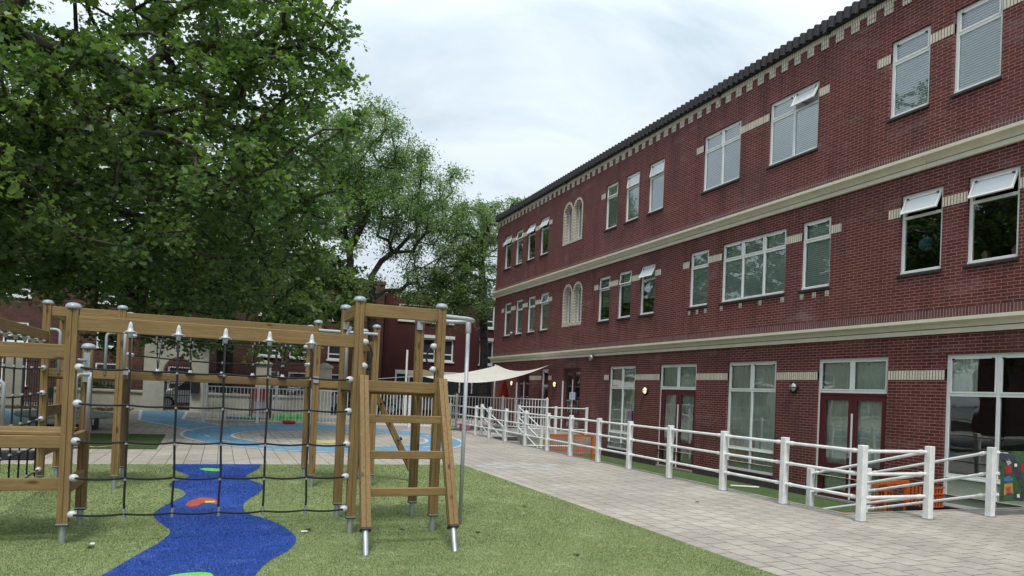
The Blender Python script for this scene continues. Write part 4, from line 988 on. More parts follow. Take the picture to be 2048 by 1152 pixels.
# ================================================================== CLIMBING FRAME
CF = thing('climbing_frame', (0, 8, 0), 'timber climbing frame with four towers, rope nets, ladder and slide pole', 'climbing frame')
w = .0475; gq = .006
SEC = []
for (ax, ay, bx, by) in ((-1, -1, 1, -1), (1, -1, 1, 1), (1, 1, -1, 1), (-1, 1, -1, -1)):
    c = .12   # chamfered corner, then a groove in the middle of the face
    dxv, dyv = (bx-ax)/2, (by-ay)/2; nx, ny = -dyv, dxv
    for tt, dp in ((c*.5, 0), (.92, 0), (1.0, .16), (1.08, 0), (2-c*.5, 0)):
        SEC.append(((ax+dxv*tt+nx*dp)*w, (ay+dyv*tt+ny*dp)*w))
def post(x, y, zt, zb=.20, cap=True):
    p = part('post', MB().prism(SEC, (x, y, zb), (x, y, zt), (1, 0, 0)), 'wz', CF)
    if cap: part('cap', MB().lathe([(.066, 0), (.070, .012), (.068, .028), (.052, .048), (.025, .057), (.004, .06)], (x, y, zt-.006), n=4*5, sx=1, sy=1), 'cap', p, True)
    part('steel_foot', MB().tube([(x, y, 0), (x, y, zb-.012)], .031, 14).box(x-.05, x+.05, y-.05, y+.05, zb-.014, zb-.001), 'galv', p)
    part('foot_plate', MB().box(x-.051, x+.051, y-.051, y+.051, zb-.026, zb-.0145), 'black', p)
A1, A2, A3, A4 = (-1.32, 7.80), (-1.32, 8.72), (-2.25, 7.80), (-2.25, 8.72)
B1, B2, B3, B4 = (1.35, 7.80), (2.27, 7.80), (1.35, 8.73), (2.27, 8.73)
C1_, C2_, C3_, C4_ = (-2.25, 11.5), (-1.34, 11.47), (-1.36, 12.6), (-2.25, 12.6)
D1, D2, D3, D4 = (1.36, 11.47), (2.28, 11.50), (1.36, 12.55), (2.28, 12.55)
post(*A1, 2.22); post(*A2, 1.88); post(*A3, 2.22); post(*A4, 2.5)
post(*B1, 2.52); post(*B2, 2.52); post(*B3, 2.52); post(*B4, 2.44)
for p in (C1_, C2_, C3_, C4_, D1, D2, D3, D4): post(*p, 2.55)
BH = .14
def beam(p, q, z0, z1, th=.045, lab=None):
    (x0, y0), (x1, y1) = p, q; h = (z1-z0)/2; c = .005
    s_ = [(-th/2+c, -h), (th/2-c, -h), (th/2, -h+c), (th/2, h-c), (th/2-c, h), (-th/2+c, h), (-th/2, h-c), (-th/2, -h+c)]
    d = Vector((x1-x0, y1-y0, 0)).normalized(); side = Vector((-d.y, d.x, 0)); zc = (z0+z1)/2
    a = Vector((x0, y0, zc))+d*.047; b = Vector((x1, y1, zc))-d*.047
    mb = MB().prism([(u, -v) for u, v in s_] if False else s_, a, b, side)
    return part('beam', mb, 'wx' if abs(d.x) > abs(d.y) else 'wy', CF)
beam(A1, B1, 2.01, 2.15, .07)
beam(B1, B2, 2.36, 2.50); beam(B1, B3, 2.36, 2.50)
beam(B1, B2, 1.55, 1.67, .06); beam(B3, B4, 1.55, 1.67, .06); beam(B1, B3, 1.55, 1.67, .06); beam(B2, B4, 1.50, 1.56, .04)
beam(A3, A1, 1.73, 1.87, .06); beam(A3, A1, .90, 1.015, .06); beam(A3, A1, .51, .62, .06); beam(A1, A2, .46, .60, .06); beam(A1, A2, .90, 1.015, .06); beam(A3, A4, .90, 1.015, .06); beam(A2, A4, .90, 1.015, .06)
LX = (-3.4, 7.8); beam(LX, A3, 1.73, 1.87, .06); beam(LX, A3, .90, 1.015, .06)
beam(A4, C1_, 2.04, 2.17, .06)
beam(C1_, C2_, 2.39, 2.52); beam(C1_, C4_, 2.39, 2.52); beam(C1_, C2_, 1.55, 1.67, .06); beam(C4_, C3_, 1.55, 1.67, .06); beam(C2_, C3_, 1.55, 1.67, .06); beam(C1_, C4_, 1.0, 1.14, .06); beam(C1_, C4_, .45, .58, .06)
beam(C2_, D1, 2.38, 2.50, .06); beam(C3_, D3, 2.40, 2.52, .06)
beam((-1.35, 12.03), (1.36, 12.03), 1.55, 1.67, .06)
beam(D1, D2, 1.55, 1.67, .06); beam(D2, D4, 1.55, 1.67, .06); beam(D1, D3, 1.55, 1.67, .06); beam(D3, D4, 1.55, 1.67, .06); beam(D1, D3, 2.38, 2.50, .06); beam(D2, D4, 2.20, 2.34)
def deck(x0, x1, y0, y1, z):
    nb = 8; mb = MB()
    for k in range(nb):
        a = y0+(y1-y0)*k/nb; mb.box(x0, x1, a+.004, a+(y1-y0)/nb-.004, z, z+.028, .003)
    part('deck', mb, 'wx', CF)
deck(-2.20, -1.37, 7.835, 8.685, .987+.03); deck(1.40, 2.22, 7.835, 8.695, 1.52); deck(-2.20, -1.39, 11.54, 12.55, 1.52); deck(1.41, 2.23, 11.54, 12.5, 1.52)
# front ladder
for xt, xb in ((1.40, 1.345), (2.27, 2.225)):
    top = Vector((xt, 7.665, 1.70)); bot = Vector((xb, 6.895, .235)); 
    rl_ = part('ladder_rail', MB().prism(SEC, bot, top, (1, 0, 0)), 'wz', CF)
    d = (bot-top).normalized(); e_ = bot+d*.27
    part('steel_foot', MB().tube([bot, e_], .031, 14), 'galv', rl_)
    part('foot_plate', MB().prism([(-.052, -.052), (.052, -.052), (.052, .052), (-.052, .052)], bot+d*.022, bot+d*.002, (1, 0, 0)), 'black', rl_)
    bl = MB()
    for tt in (.035, .095): 
        c = top-(top-bot)*tt+Vector((0, -.049, 0)); bl.lathe([(.017, 0), (.017, .010), (.008, .012)], c+Vector((0, .01, -.0)), (0, -1, .5), 10)
    part('bolt', bl, 'bolt', rl_)
for z in (1.31, .95, .595):
    y = 7.665-(1.70-z)*.5256; xl = 1.40-(1.70-z)*.038; beam((xl, y), (xl+.875, y), z-.082, z, .05)
# climbing pole at the back
part('climbing_pole', MB().prism(SEC, (3.08, 12.02, .2), (2.36, 12.02, 1.58), (0, 1, 0)).prism([(-.02, -.02), (.02, -.02), (.02, .02), (-.02, .02)], (3.19, 12.02, 0), (3.07, 12.02, .21), (0, 1, 0)), 'wz', CF)
pg = MB()
for k in range(4):
    f_ = .15+k*.22; c = Vector((3.08-.72*f_, 12.02, .2+1.38*f_)); pg.tube([c+Vector((0, -.13, 0)), c+Vector((0, .13, 0))], .016, 8).lathe([(.03, 0), (.03, .03)], c+Vector((.045, -.03, .02)), (1, 0, .5), 10)
part('peg', pg, 'rubber', CF)
# slide pole with its looped top rail
def arcp(c, r, a0, a1, n, z): return [(c[0]+r*math.cos(a0+(a1-a0)*i/n), c[1]+r*math.sin(a0+(a1-a0)*i/n), z) for i in range(n+1)]
PL = [(1.39, 8.05, 2.475), (2.0, 8.05, 2.465), (2.55, 8.05, 2.455)] + arcp((2.55, 8.31), .26, -math.pi/2, math.pi/2, 10, 2.452) + [(2.32, 8.58, 2.44), (2.27, 8.66, 2.43)]
part('loop_rail', MB().tube(PL, .024, 10), 'greytube', CF, True)
sp_ = part('slide_pole', MB().tube([(2.70, 8.11, 0), (2.765, 8.3, 2.43)], .024, 12), 'greytube', CF, True)
part('pole_sleeve', MB().lathe([(.030, -.10), (.034, -.09), (.034, .02), (.03, .03)], (2.763, 8.295, 2.40), n=12), 'greytube', sp_, True)
part('rail_bracket', MB().box(2.22, 2.29, 8.66, 8.70, 2.33, 2.43), 'galv', CF)
part('top_rail', MB().tube([(1.36, 11.40, 2.44), (2.28, 11.42, 2.44)], .022, 10), 'greytube', CF)
# grab handles
def handle(pts, r=.019): part('grab_handle', MB().tube(pts, r, 10), 'greytube', CF, True)
def jh(x, y, zt, zb, s): return [(x+s*.12, y, zt)] + [(x+s*(.06-.06*math.sin(a)), y, zt-.06+.06*math.cos(a)) for a in np.linspace(0, math.pi/2, 6)] + [(x, y, zb)]
handle(jh(-1.52, 11.45, 2.2, 1.6, 1)); handle(jh(-2.08, 11.45, 2.2, 1.6, -1)); handle(jh(-2.04, 8.66, 1.50, 1.02, -1)); handle(jh(-1.40, 8.60, 1.60, 1.0, 1))
handle([(1.40, 8.62, 2.30), (1.36, 8.60, 2.22), (1.36, 8.60, 1.58)]); handle([(-1.28, 11.38, 2.36), (-1.28, 11.36, 2.1), (-1.28, 11.38, 1.7)])
handle([(-1.40, 8.45, 1.75), (-1.33, 8.64, 1.745)], .014); handle([(-1.28, 8.62, 1.62), (-1.28, 8.60, 1.55), (-1.28, 8.60, 1.02)])
for q in ((-1.35, -1.29, 8.655, 8.672, 1.66, 1.83), (-1.35, -1.29, 8.655, 8.672, 1.52, 1.64), (1.32, 1.38, 8.665, 8.682, 2.27, 2.36), (1.315, 1.40, 11.405, 11.42, 1.62, 1.72), (-1.29, -1.2, 11.405, 11.42, 1.62, 1.72)): part('metal_bracket', MB().box(*q), 'galv', CF)
# rope parts
def ballc(c, axis, r=.037):
    b = part('rope_ball', MB().lathe([(r*.45, -.012), (r*.86, 0), (r, r*.55), (r*.95, r*1.05), (r*.65, r*1.6), (r*.30, r*1.82)], c, axis, 14), 'plastic', CF, True); return b
def sag(p, q, s, n=8):
    p, q = Vector(p), Vector(q); return [p+(q-p)*(i/n)-Vector((0, 0, s*4*(i/n)*(1-i/n))) for i in range(n+1)]
def rope(pts, r=.010): return part('rope', MB().tube(pts, r, 7), 'rope', CF, True)
def clampm(mb, p, axis, l=.018, r=.0145):
    p = Vector(p); a = Vector(axis)*l; part('rope_clamp', MB().tube([p-a, p+a], r, 8), 'galv', CF)
# front net
nx_ = [-.83, -.41, .02, .44, .86]; nb_ = [-.81, -.39, .03, .45, .87]; zr = [1.665, 1.325, .97, .625, .28]
bells = MB(); clamps = MB()
def xat(k, z): return nb_[k]+(nx_[k]-nb_[k])*(z-.27)/1.7
for k in range(5):
    part('rope_hanger', MB().lathe([(.020, -.055), (.023, -.02), (.028, -.006), (.050, -.002), (.050, .006), (.026, .016), (.022, .05), (.015, .085), (.003, .10)], (nx_[k], 7.745, 2.025), n=14, sy=.85).box(nx_[k]-.06, nx_[k]+.06, 7.735, 7.765, 2.012, 2.022), 'plastic', CF, True)
    rope([(xat(k, 1.98), 7.745, 1.98)] + [(xat(k, z)+.006*math.sin(9*z+k), 7.745, z) for z in (1.6, 1.3, 1.0, .7, .4, .25)], .0112)
    for z in zr[:-1]: clampm(clamps, (xat(k, z), 7.745, z-.012), (0, 0, 1), .014)
    clampm(clamps, (xat(k, .27), 7.745, .285), (0, 0, 1), .045, .014)
for z in zr:
    ballc((-1.27, 7.775, z), (1, -.25, 0)); ballc((1.30, 7.775, z), (-1, -.25, 0))
    xs_ = [-1.23]+[xat(k, z) for k in range(5)]+[1.26]; pts = []
    for a, b in zip(xs_[:-1], xs_[1:]):
        q = sag((a, 7.74, z), (b, 7.74, z), .012+.006*random.random(), 5); pts += q if not pts else q[1:]
    rope(pts)
# side net below the long beam, towards the left edge of the photo
sy_ = [9.1+.42*k for k in range(6)]
for y in sy_:
    part('rope_hanger', MB().lathe([(.020, -.055), (.026, -.02), (.055, -.01), (.055, 0), (.04, .012)], (-2.25, y, 2.03), n=12), 'plastic', CF, True)
    rope([(-2.25, y, 2.0), (-2.25, y+.01, 1.2), (-2.25, y, .22)], .0105)
    for z in zr: clampm(clamps, (-2.25, y, z), (0, 1, 0), .03, .014)
for z in zr:
    ballc((-2.25, 11.45, z), (0, -1, 0)); ballc((-2.25, 8.77, z), (0, 1, 0)); rope(sag((-2.25, 8.82, z), (-2.25, 11.40, z), .03))
# hanging bridge net at the back
for y0, zt in ((11.47, 2.38), (12.6, 2.40)):
    for k in range(5):
        x = -.9+.45*k; rope([(x+.03, y0, zt), (x, (y0+12.03)/2+.02, 2.0), (x, 12.03, 1.68)], .0075)
    for f_, z in ((.25, 2.2), (.68, 1.89)):
        yq = y0+(12.03-y0)*f_; rope(sag((-1.28, yq, z+.03), (1.28, yq, z+.02), .05, 12), .0075)
        ballc((-1.30, yq, z+.03), (1, 0, 0), .033); ballc((1.31, yq, z+.02), (-1, 0, 0), .033)
        for k in range(5): clampm(clamps, (-.9+.45*k, yq, z-.02), (0, 0, 1), .016, .014)
for k in range(5): part('rope_hanger', MB().lathe([(.02, .06), (.03, .03), (.06, .01), (.06, 0)], (-.9+.45*k, 12.0, 1.672), n=12).box(-.9+.45*k-.07, -.9+.45*k+.07, 11.985, 12.015, 1.672, 1.69), 'plastic', CF, True)
# looped rope grips on the right tower
for x, s_ in ((1.395, 1), (2.225, -1)):
    for z in (2.08, 1.82): ballc((x, 7.80, z), (s_, -.15, 0), .038)
    rope([(x+s_*.04, 7.79, 2.075), (x+s_*.09, 7.79, 2.03), (x+s_*.115, 7.79, 1.95), (x+s_*.09, 7.79, 1.87), (x+s_*.04, 7.79, 1.825)], .0115)
for z in (2.02, 1.80): ballc((2.0, 11.46, z), (0, -1, 0), .038)

# small litter and fallen leaves
for i, (x, y) in enumerate([(2.75, 7.6), (.95, 8.05), (3.35, 6.35), (4.75, 12.6), (1.95, 7.9), (-1.05, 7.55), (7.0, 9.3), (4.0, 9.2)]):
    a = random.random()*6; s_ = .045
    P = [(x+s_*math.cos(a+t)*(1 if k % 2 else .55), y+s_*math.sin(a+t)*(1 if k % 2 else .55), .012+.012*random.random()) for k, t in enumerate(np.linspace(0, 2*math.pi, 10, endpoint=False))]
    me = part('fallen_leaf', MB().poly(P), 'leaf_dry', loc=(x, y, .01)); tag(me, 'small dry fallen leaf lying on the ground', 'leaf', 'dry leaves scattered over turf and paving')
tag(part('white_scrap', MB().box(.86, .93, 7.93, 7.97, .011, .022, .003), 'frame', loc=(.9, 7.95, 0)), 'small white scrap of plastic on the turf', 'litter')
tag(part('white_stub', MB().box(-1.07, -1.03, 7.66, 7.69, .011, .028, .003), 'frame', loc=(-1.05, 7.67, 0)), 'tiny white stub on the turf beside the left post', 'litter')
# ================================================================== TREES
PLANE_T = np.array([(0, -.05), (.22, -.02), (.46, .06), (.34, .24), (.54, .46), (.27, .50), (.16, .62), (0, .95), (-.16, .62), (-.27, .50), (-.54, .46), (-.34, .24), (-.46, .06), (-.22, -.02)])
PLANE_T = PLANE_T*np.array([1.0, 1.0])
FROND_T = np.array([(0, 0), (.10, .12), (.22, .20), (.12, .30), (.25, .46), (.12, .52), (.20, .72), (.06, .76), (0, 1.0), (-.06, .76), (-.20, .70), (-.12, .52), (-.25, .44), (-.12, .30), (-.22, .18), (-.10, .12)])
def leaf_mesh(name, pos, size, normal_up, tmpl, mat, parent, rng, fold=.18, droop=0.0, tone=None):
    n = len(pos); k = len(tmpl); og = np.array(origin(parent))
    nrm = rng.normal(size=(n, 3)); nrm[:, 2] = np.abs(nrm[:, 2])+normal_up; nrm /= np.linalg.norm(nrm, axis=1)[:, None]
    a = rng.normal(size=(n, 3)); a[:, 2] -= droop; a -= nrm*(a*nrm).sum(1)[:, None]; a /= np.linalg.norm(a, axis=1)[:, None]
    b = np.cross(nrm, a); s = size*rng.uniform(.6, 1.25, n)
    tx = tmpl[:, 0][None, :, None]; ty = tmpl[:, 1][None, :, None]; s3 = s[:, None, None]
    V = (pos-og)[:, None, :] + s3*(tx*b[:, None, :] + ty*a[:, None, :] + (np.abs(tx)*fold - .25*fold*ty*ty)*nrm[:, None, :])
    me = bpy.data.meshes.new(name); me.vertices.add(n*k); me.vertices.foreach_set('co', V.astype(np.float32).ravel())
    me.loops.add(n*k); me.loops.foreach_set('vertex_index', np.arange(n*k, dtype=np.int32))
    me.polygons.add(n); me.polygons.foreach_set('loop_start', np.arange(0, n*k, k, dtype=np.int32)); me.polygons.foreach_set('loop_total', np.full(n, k, dtype=np.int32))
    at = me.attributes.new('tone', 'FLOAT', 'FACE'); tn = rng.beta(2, 3.2, n) if tone is None else np.clip(tone+rng.normal(0, .18, n), 0, 1)
    at.data.foreach_set('value', tn.astype(np.float32)); me.materials.append(M[mat]); me.update(calc_edges=True)
    o = bpy.data.objects.new(name, me); COL.objects.link(o); o.parent = parent; return o
def skeleton(trunk, clusters, rng, step=.7, tipr=.010, bias=.45, k_rad=1.0, wob=.12):
    nodes = [np.array(trunk[0], float)]; par = [-1]; plen = [0.0]
    for p, q in zip(trunk[:-1], trunk[1:]):
        p, q = np.array(p, float), np.array(q, float); m_ = max(1, int(np.linalg.norm(q-p)/.5))
        for i in range(1, m_+1): nodes.append(p+(q-p)*i/m_); par.append(len(nodes)-2); plen.append(plen[-1]+np.linalg.norm(q-p)/m_)
    nt_ = len(nodes); top = nodes[-1]; base_i = int(nt_*.45)
    order = np.argsort(np.linalg.norm(clusters-top, axis=1)); tips = []
    for ci in order:
        c = clusters[ci]; A = np.array(nodes); d = np.linalg.norm(A-c, axis=1)
        cost = d + bias*np.array(plen)*.35; cost[:base_i] += 50
        dz = c[2]-A[:, 2]; cost += np.where(dz < -0.3, .35*np.abs(dz), 0)
        j = int(np.argmin(cost)); L_ = d[j]; m_ = max(1, int(L_/step)); prev = j; p0 = A[j]
        for i in range(1, m_+1):
            t = i/m_; q = p0+(c-p0)*t; q[2] += .10*L_*math.sin(math.pi*t); q += rng.normal(0, wob*.5, 3)*(t < 1)*min(1, L_/2)
            nodes.append(q); par.append(prev); plen.append(plen[prev]+L_/m_); prev = len(nodes)-1
        tips.append(prev)
    n = len(nodes); r2 = np.zeros(n)
    for t in tips: r2[t] += tipr**2
    for i in range(n-1, 0, -1):
        if r2[i] == 0: r2[i] = tipr**2
        r2[par[i]] += r2[i]*(1.0)
    return np.array(nodes), par, np.sqrt(r2)*k_rad, nt_
def tube_edges(nodes, par, rad, rmin, parent, name, mat='bark'):
    V = []; F = []; og = np.array(origin(parent)); k0 = 0
    for i in range(1, len(nodes)):
        if rad[i] < rmin: continue
        p, q = nodes[par[i]]-og, nodes[i]-og; d = q-p; L_ = np.linalg.norm(d)
        if L_ < 1e-5: continue
        d /= L_; a = np.cross(d, (0, 0, 1) if abs(d[2]) < .9 else (1, 0, 0)); a /= np.linalg.norm(a); b = np.cross(d, a)
        k = 10 if rad[i] > .08 else (6 if rad[i] > .03 else 4); r1 = min(rad[par[i]], rad[i]*1.35); r2_ = rad[i]
        for j in range(k):
            t = 2*math.pi*j/k; o = a*math.cos(t)+b*math.sin(t); V.append(p+o*r1); V.append(q+d*min(.4*r2_, .1)+o*r2_)
        for j in range(k): j2 = (j+1) % k; F.append((k0+2*j, k0+2*j2, k0+2*j2+1, k0+2*j+1))
        k0 += 2*k
    me = bpy.data.meshes.new(name); me.from_pydata([tuple(v) for v in V], [], F); me.materials.append(M[mat])
    me.polygons.foreach_set('use_smooth', [True]*len(F)); me.update()
    o = bpy.data.objects.new(name, me); COL.objects.link(o); o.parent = parent; return o
def in_ell(ells, n, rng, shell=.55, keep=None):
    P = []; wts = np.array([e[1][0]*e[1][1]*e[1][2] for e in ells]); wts = wts/wts.sum()
    while len(P) < n:
        e = ells[rng.choice(len(ells), p=wts)]; v = rng.normal(size=3); v /= np.linalg.norm(v)
        r = rng.uniform(shell**3, 1)**(1/3); p = np.array(e[0])+v*r*np.array(e[1])
        if keep is None or keep(p): P.append(p)
    return np.array(P)
def make_tree(name, label, trunk, ells, ncl, per, lsize, tmpl, mat, seed, trunk_r, spread=.5, extra=None, keep=None, shell=.5, up=.6, droop=.3, rmin=.006, cat='tree', flat=.6, group=None, tonefn=None):
    rng = np.random.default_rng(seed); t = thing(name, tuple(trunk[0]), label, cat, group)
    cl = in_ell(ells, ncl, rng, shell, keep)
    if extra is not None: cl = np.vstack([cl, np.array(extra)])
    nodes, par, rad, nt_ = skeleton(trunk, cl, rng)
    sc = trunk_r/max(rad[1], 1e-6)
    rad = np.maximum(rad*np.where(rad > .03, 1, 1), 0); rr_ = rad.copy(); lim = rad > 0
    rr_ = .007+(rad/rad[1])**.82*trunk_r
    tube_edges(nodes, par, rr_, rmin+.004, t, 'trunk')
    # leaves sit along short twigs round each cluster point
    nc = len(cl); ns = 6
    tw = rng.normal(size=(nc, ns, 3)); tw[..., 2] = tw[..., 2]*flat-.12; tw /= np.linalg.norm(tw, axis=2)[..., None]; tl = rng.uniform(.45, 1.1, (nc, ns))*spread
    m_ = per//ns; u = rng.uniform(.12, 1.05, (nc, ns, m_))
    pos = cl[:, None, None, :] + tw[:, :, None, :]*(tl[:, :, None]*u)[..., None] + rng.normal(0, .085*spread/.5, (nc, ns, m_, 3))
    pos[..., 2] -= .18*spread*u**2
    ctone = rng.normal(.42, .17, nc)
    if tonefn is not None: ctone = ctone+tonefn(cl)
    tone = np.repeat(ctone, ns*m_)
    pos = pos.reshape(-1, 3)
    leaf_mesh('crown', pos, lsize, up, tmpl, mat, t, rng, droop=droop, tone=tone)
    # fine twigs
    tips = []; tm_ = MB()
    for i in range(nc):
        for s_ in range(0, ns, 2):
            c = cl[i]; e_ = c+tw[i, s_]*tl[i, s_]; tm_.tube([tuple(c), tuple((c+e_)/2+np.array([0, 0, .02])), tuple(e_)], [.006, .005, .003], 3, False)
    tag(part('twigs', tm_, 'bark', t), kind='stuff')
    return t
rt = (745-1024)/1430
T1 = make_tree('plane_tree', 'huge leafy plane tree filling the left of the view, nearest of the trees',
    [(-8.8, 20.4, -.1), (-8.6, 20.4, 2.5), (-8.0, 20.5, 5.0), (-6.4, 21.0, 8), (-5.2, 21.4, 11), (-5, 21.6, 14)],
    [((-5.0, 22.0, 10.6), (7.6, 7.0, 5.6)), ((-4.2, 21.0, 6.6), (5.6, 6.0, 3.0)), ((-1.2, 21.5, 9.0), (4.7, 4.6, 5.4)), ((-9.0, 21.0, 8), (5.0, 6.0, 5.2)), ((-6.8, 24.5, 5.4), (4.8, 4, 1.7)), ((-1.6, 25.5, 5.3), (3.6, 3.2, 1.5)), ((-6.6, 22, 5.1), (2.6, 2.5, 1.2)), ((1.3, 20.8, 12.0), (2.2, 2.4, 3.6)), ((1.9, 20.8, 8.6), (1.8, 2.0, 2.2))], 1150, 84, .155, PLANE_T, 'leaf_plane', 3, .40, spread=.74,
    extra=[(-3.51, 25.16, 2.95), (-2.93, 24.93, 2.62), (-2.23, 24.64, 2.85), (-1.51, 24.35, 2.85), (-1.08, 24.17, 2.72), (-.65, 24.0, 2.80), (-3.2, 25.0, 2.35), (-3.6, 24.6, 3.6), (-2.3, 24.3, 3.6), (-1.2, 23.9, 3.7), (-.4, 23.8, 3.6)],
    keep=lambda p: p[2] > 3.95)
make_tree('plane_tree', 'second plane tree behind the big one, dark trunk left of the gateway', [(-3.3, 29.5, -.1), (-3.2, 29.4, 3), (-2.6, 29.3, 6), (-2.4, 29.2, 10)],
    [((-2.2, 29.6, 8.6), (5.6, 4.0, 4.6)), ((0.6, 29.6, 7.6), (4.2, 3.4, 3.9)), ((-8.0, 31, 7.5), (4.6, 4, 4.2)), ((-6.5, 30, 5.2), (5.5, 2.5, 1.4)), ((1.0, 30, 5.0), (3.2, 2.2, 1.3))], 400, 66, .20, PLANE_T, 'leaf_plane', 5, .17, spread=.8, extra=[(.65, 31.2, 3.4), (2.2, 31.0, 3.7), (1.5, 31.6, 3.4), (2.8, 31.8, 4.0), (3.4, 32.0, 4.3)], keep=lambda p: p[2] > 4.2)
make_tree('plane_tree', 'plane tree in the street whose trunk stands right of the gateway', [(.15, 40.6, -.1), (.1, 40.5, 4), (.3, 40.5, 8)],
    [((.2, 40.0, 7.4), (5.6, 3.5, 3.9)), ((4.6, 39, 6.8), (3.0, 3.2, 3.0))], 200, 84, .24, PLANE_T, 'leaf_plane', 8, .42, spread=.8, keep=lambda p: p[2] > 3.6,
    extra=[(1.6, 36.2, 3.2), (4.0, 35.4, 3.8), (2.6, 36.6, 3.4), (-.6, 37, 3.4), (3.2, 35.8, 3.2)])
make_tree('locust_tree', 'feathery light green locust tree with a forked black trunk behind the timber tower',
    [(7.35, 38.0, -.1), (7.3, 38, 4), (7.2, 38, 6.2), (7.1, 38, 7.4)],
    [((6.4, 38, 13.9), (2.7, 2.6, 3.0)), ((7.6, 38, 12.4), (3.6, 2.6, 2.6)), ((8.8, 37.6, 11.6), (3.7, 2.8, 2.8)), ((4.4, 38, 11.4), (2.6, 2.5, 3.4)), ((10.4, 37.4, 8.6), (2.1, 2.2, 2.9)), ((5.2, 37.8, 6.6), (2.4, 2, 1.5)), ((10.2, 37.2, 6.6), (2.2, 2, 1.6))], 480, 190, .14, FROND_T, 'leaf_locust', 21, .23, spread=.95, up=.35, droop=.5, rmin=.012)
make_tree('locust_tree', 'feathery locust tree at the far corner of the brick school', [(13.55, 37.6, -.1), (13.5, 37.6, 4), (13.3, 37.6, 7), (13.0, 37.6, 10)],
    [((12.6, 37.9, 10.0), (1.9, 2.2, 2.3)), ((12.2, 37.4, 7.4), (2.3, 2, 2.0)), ((15.6, 40.0, 11.9), (2.6, 1.6, 1.8)), ((10.8, 37.5, 6.9), (2.4, 1.5, 1.2))], 230, 150, .145, FROND_T, 'leaf_locust', 33, .22, spread=.75, up=.35, droop=.5, rmin=.012)
# dark hedge plants behind the iron fences
def shrub(x, y, rx, ry, h, label, seed):
    rng = np.random.default_rng(seed); t = thing('shrub', (x, y, 0), label, 'shrub', 'shrubs behind the yard wall')
    n = 900; v = rng.normal(size=(n, 3)); v /= np.linalg.norm(v, axis=1)[:, None]; r = rng.uniform(.5, 1, n)**.5
    pos = np.array([x, y, h*.5])+v*r[:, None]*np.array([rx, ry, h*.5])*(1+.2*np.sin(v[:, :1]*9)); pos[:, 2] = np.maximum(pos[:, 2], .05)
    leaf_mesh('foliage', pos, .16, .3, PLANE_T, 'leaf_shrub', t, rng); part('stem', MB().tube([(x, y, 0), (x+.05, y, h*.7)], [.04, .02], 6), 'bark', t)
shrub(-6.2, 40.2, 1.2, .6, 1.5, 'dark green shrub left of the gateway', 1); shrub(2.9, 40.3, .9, .5, 1.2, 'dark green shrub right of the middle pier', 2)
shrub(7.4, 40.4, 1.4, .6, 1.7, 'dark shrub behind the black fence', 3)
# leaf litter by the wall foot, too many to count
rng = np.random.default_rng(4); q = rng.uniform([-9, 36.4], [-3.9, 38.8], (700, 2)) 


o = leaf_mesh('leaf_litter', np.column_stack([q, rng.uniform(.01, .05, 700)]), .16, 2.5, PLANE_T, 'leaf_dry', None, rng); tag(o, 'brown fallen leaves lying along the foot of the cream wall', 'leaves', kind='stuff')

make_tree('plane_tree', 'tall plane tree at the far left edge behind the nearest one', [(-14.5, 27, -.1), (-14.4, 27, 4), (-13.5, 27, 9), (-13, 27, 14)],
    [((-13.5, 26.5, 13.0), (5.5, 5.0, 6.5)), ((-15.5, 22, 8.0), (4.5, 6.0, 5.5))], 300, 66, .26, PLANE_T, 'leaf_plane', 14, .30, spread=.9)
make_tree('plane_tree', 'plane tree out to the left whose dark crown shows in the window glass', [(-19, 12, -.1), (-19, 12, 4), (-19, 12, 9)],
    [((-19, 11, 8.0), (4.5, 7.0, 6.0)), ((-20, 20, 7.0), (4.0, 5.0, 5.5))], 170, 60, .34, PLANE_T, 'leaf_plane', 15, .30, spread=1.1)
WH = thing('west_house', (-28, 15, 0), 'long brown brick house beyond the trees, mirrored in the ground floor windows', 'house')
part('wall', MB().box(-32, -27, -15, 37, 0, 7.5), 'brick_house', WH); part('roof', MB().add([(-32.4, -15.4, 7.51), (-26.6, -15.4, 7.51), (-29.5, -15.4, 9.8), (-32.4, 37.4, 7.51), (-26.6, 37.4, 7.51), (-29.5, 37.4, 9.8)], [(0, 1, 2), (3, 5, 4), (0, 2, 5, 3), (1, 4, 5, 2), (0, 3, 4, 1)]), 'tile', WH)
for k in range(9):
    f = MB(); y = -12+k*5.4; f.box(-27, -26.93, y, y+1.4, 1.0, 2.6).box(-27, -26.93, y, y+1.4, 4.1, 5.6); part('window', f, 'carglass', WH)

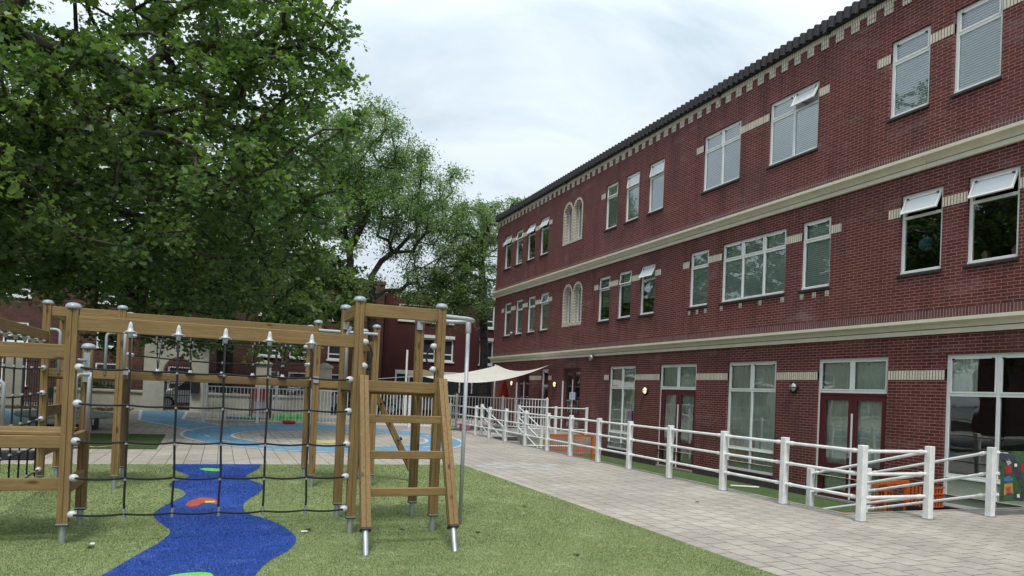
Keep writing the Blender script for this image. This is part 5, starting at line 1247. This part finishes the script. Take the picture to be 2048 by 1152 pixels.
# standing blades of the artificial turf, nearest to the viewer
def blades(name, mat, X0, X1, Y0, Y1, dens, h, wd, inside, seed, label, zb):
    rng = np.random.default_rng(seed); n = int((X1-X0)*(Y1-Y0)*dens); p = rng.uniform([X0, Y0], [X1, Y1], (n, 2)); p = p[inside(p)]; n = len(p)
    a = rng.uniform(0, 2*math.pi, n); d = np.column_stack([np.cos(a), np.sin(a)])*wd*rng.uniform(.6, 1.2, n)[:, None]; lean = rng.normal(0, h*.55, (n, 2)); hh = h*rng.uniform(.5, 1.15, n)
    V = np.zeros((n, 3, 3)); V[:, 0, :2] = p-d; V[:, 1, :2] = p+d; V[:, 2, :2] = p+lean; V[:, :2, 2] = zb; V[:, 2, 2] = zb+hh
    me = bpy.data.meshes.new(name); me.vertices.add(n*3); me.vertices.foreach_set('co', V.astype(np.float32).ravel()); me.loops.add(n*3); me.loops.foreach_set('vertex_index', np.arange(n*3, dtype=np.int32))
    me.polygons.add(n); me.polygons.foreach_set('loop_start', np.arange(0, n*3, 3, dtype=np.int32)); me.polygons.foreach_set('loop_total', np.full(n, 3, dtype=np.int32))
    big = .10*np.sin(p[:, 0]*1.9+np.sin(p[:, 1]*1.3)*2)+.09*np.sin(p[:, 1]*3.1+p[:, 0]*2.3+1)+.07*np.sin(p[:, 0]*7.1-p[:, 1]*5.3)
    me.attributes.new('tone', 'FLOAT', 'FACE').data.foreach_set('value', np.clip(rng.beta(1.7, 2.6, n)+big, 0, 1).astype(np.float32)); me.materials.append(M[mat]); me.update(calc_edges=True)
    o = bpy.data.objects.new(name, me); COL.objects.link(o); tag(o, label, 'grass', kind='stuff')
lx = lambda y: np.interp(y, *zip(*sorted((b, a) for a, b in LFT))); rx = lambda y: np.interp(y, *zip(*sorted((b, a) for a, b in RGT)))
riv = lambda p: (p[:, 0] > lx(p[:, 1])) & (p[:, 0] < rx(p[:, 1]))
pad = lambda p: (((p[:, 0]+.17)/.23)**2+((p[:, 1]-6.22)/.23)**2 < 1) | (((p[:, 0]+.15)/.36)**2+((p[:, 1]-10.1)/.55)**2 < 1)
for (a, b, dn, h, wd) in ((4.6, 7.2, 5200, .014, .0032), (7.2, 9.6, 3400, .015, .004), (9.6, 14.6, 1300, .017, .006)):
    blades('turf_blades', 'blade_green', -.5*b if b < 9 else -3.9, 4.86, a, b, dn, h, wd, lambda p: ~riv(p) & (p[:, 0] > -.22*p[:, 1]-1.0), int(a*10), 'short pale and dark green blades of the artificial turf', .006)
    blades('blue_blades', 'blade_blue', -1.3, .82, a, b, dn, h*.8, wd, lambda p: riv(p) & ~pad(p), int(a*10)+1, 'short blue blades of the river shaped turf', .0105)

t = thing('added_hedge', (-15.5, 10, 0), 'unseen clipped planting added out to the left to darken the ground floor glass', 'added_hedge')  # unseen planting, added to darken reflections in the ground floor windows
rng = np.random.default_rng(9); n = 9000; pos = rng.uniform([-16.3, -8, .05], [-14.7, 19, 2.4], (n, 3)); pos[: n//2, 0] = -14.75+rng.normal(0, .06, n//2)
leaf_mesh('foliage', pos, .22, .2, PLANE_T, 'leaf_shrub', t, rng)
part('stem', MB().box(-16.1, -15.0, -7.8, 18.8, 0, 2.1), 'bark', t)
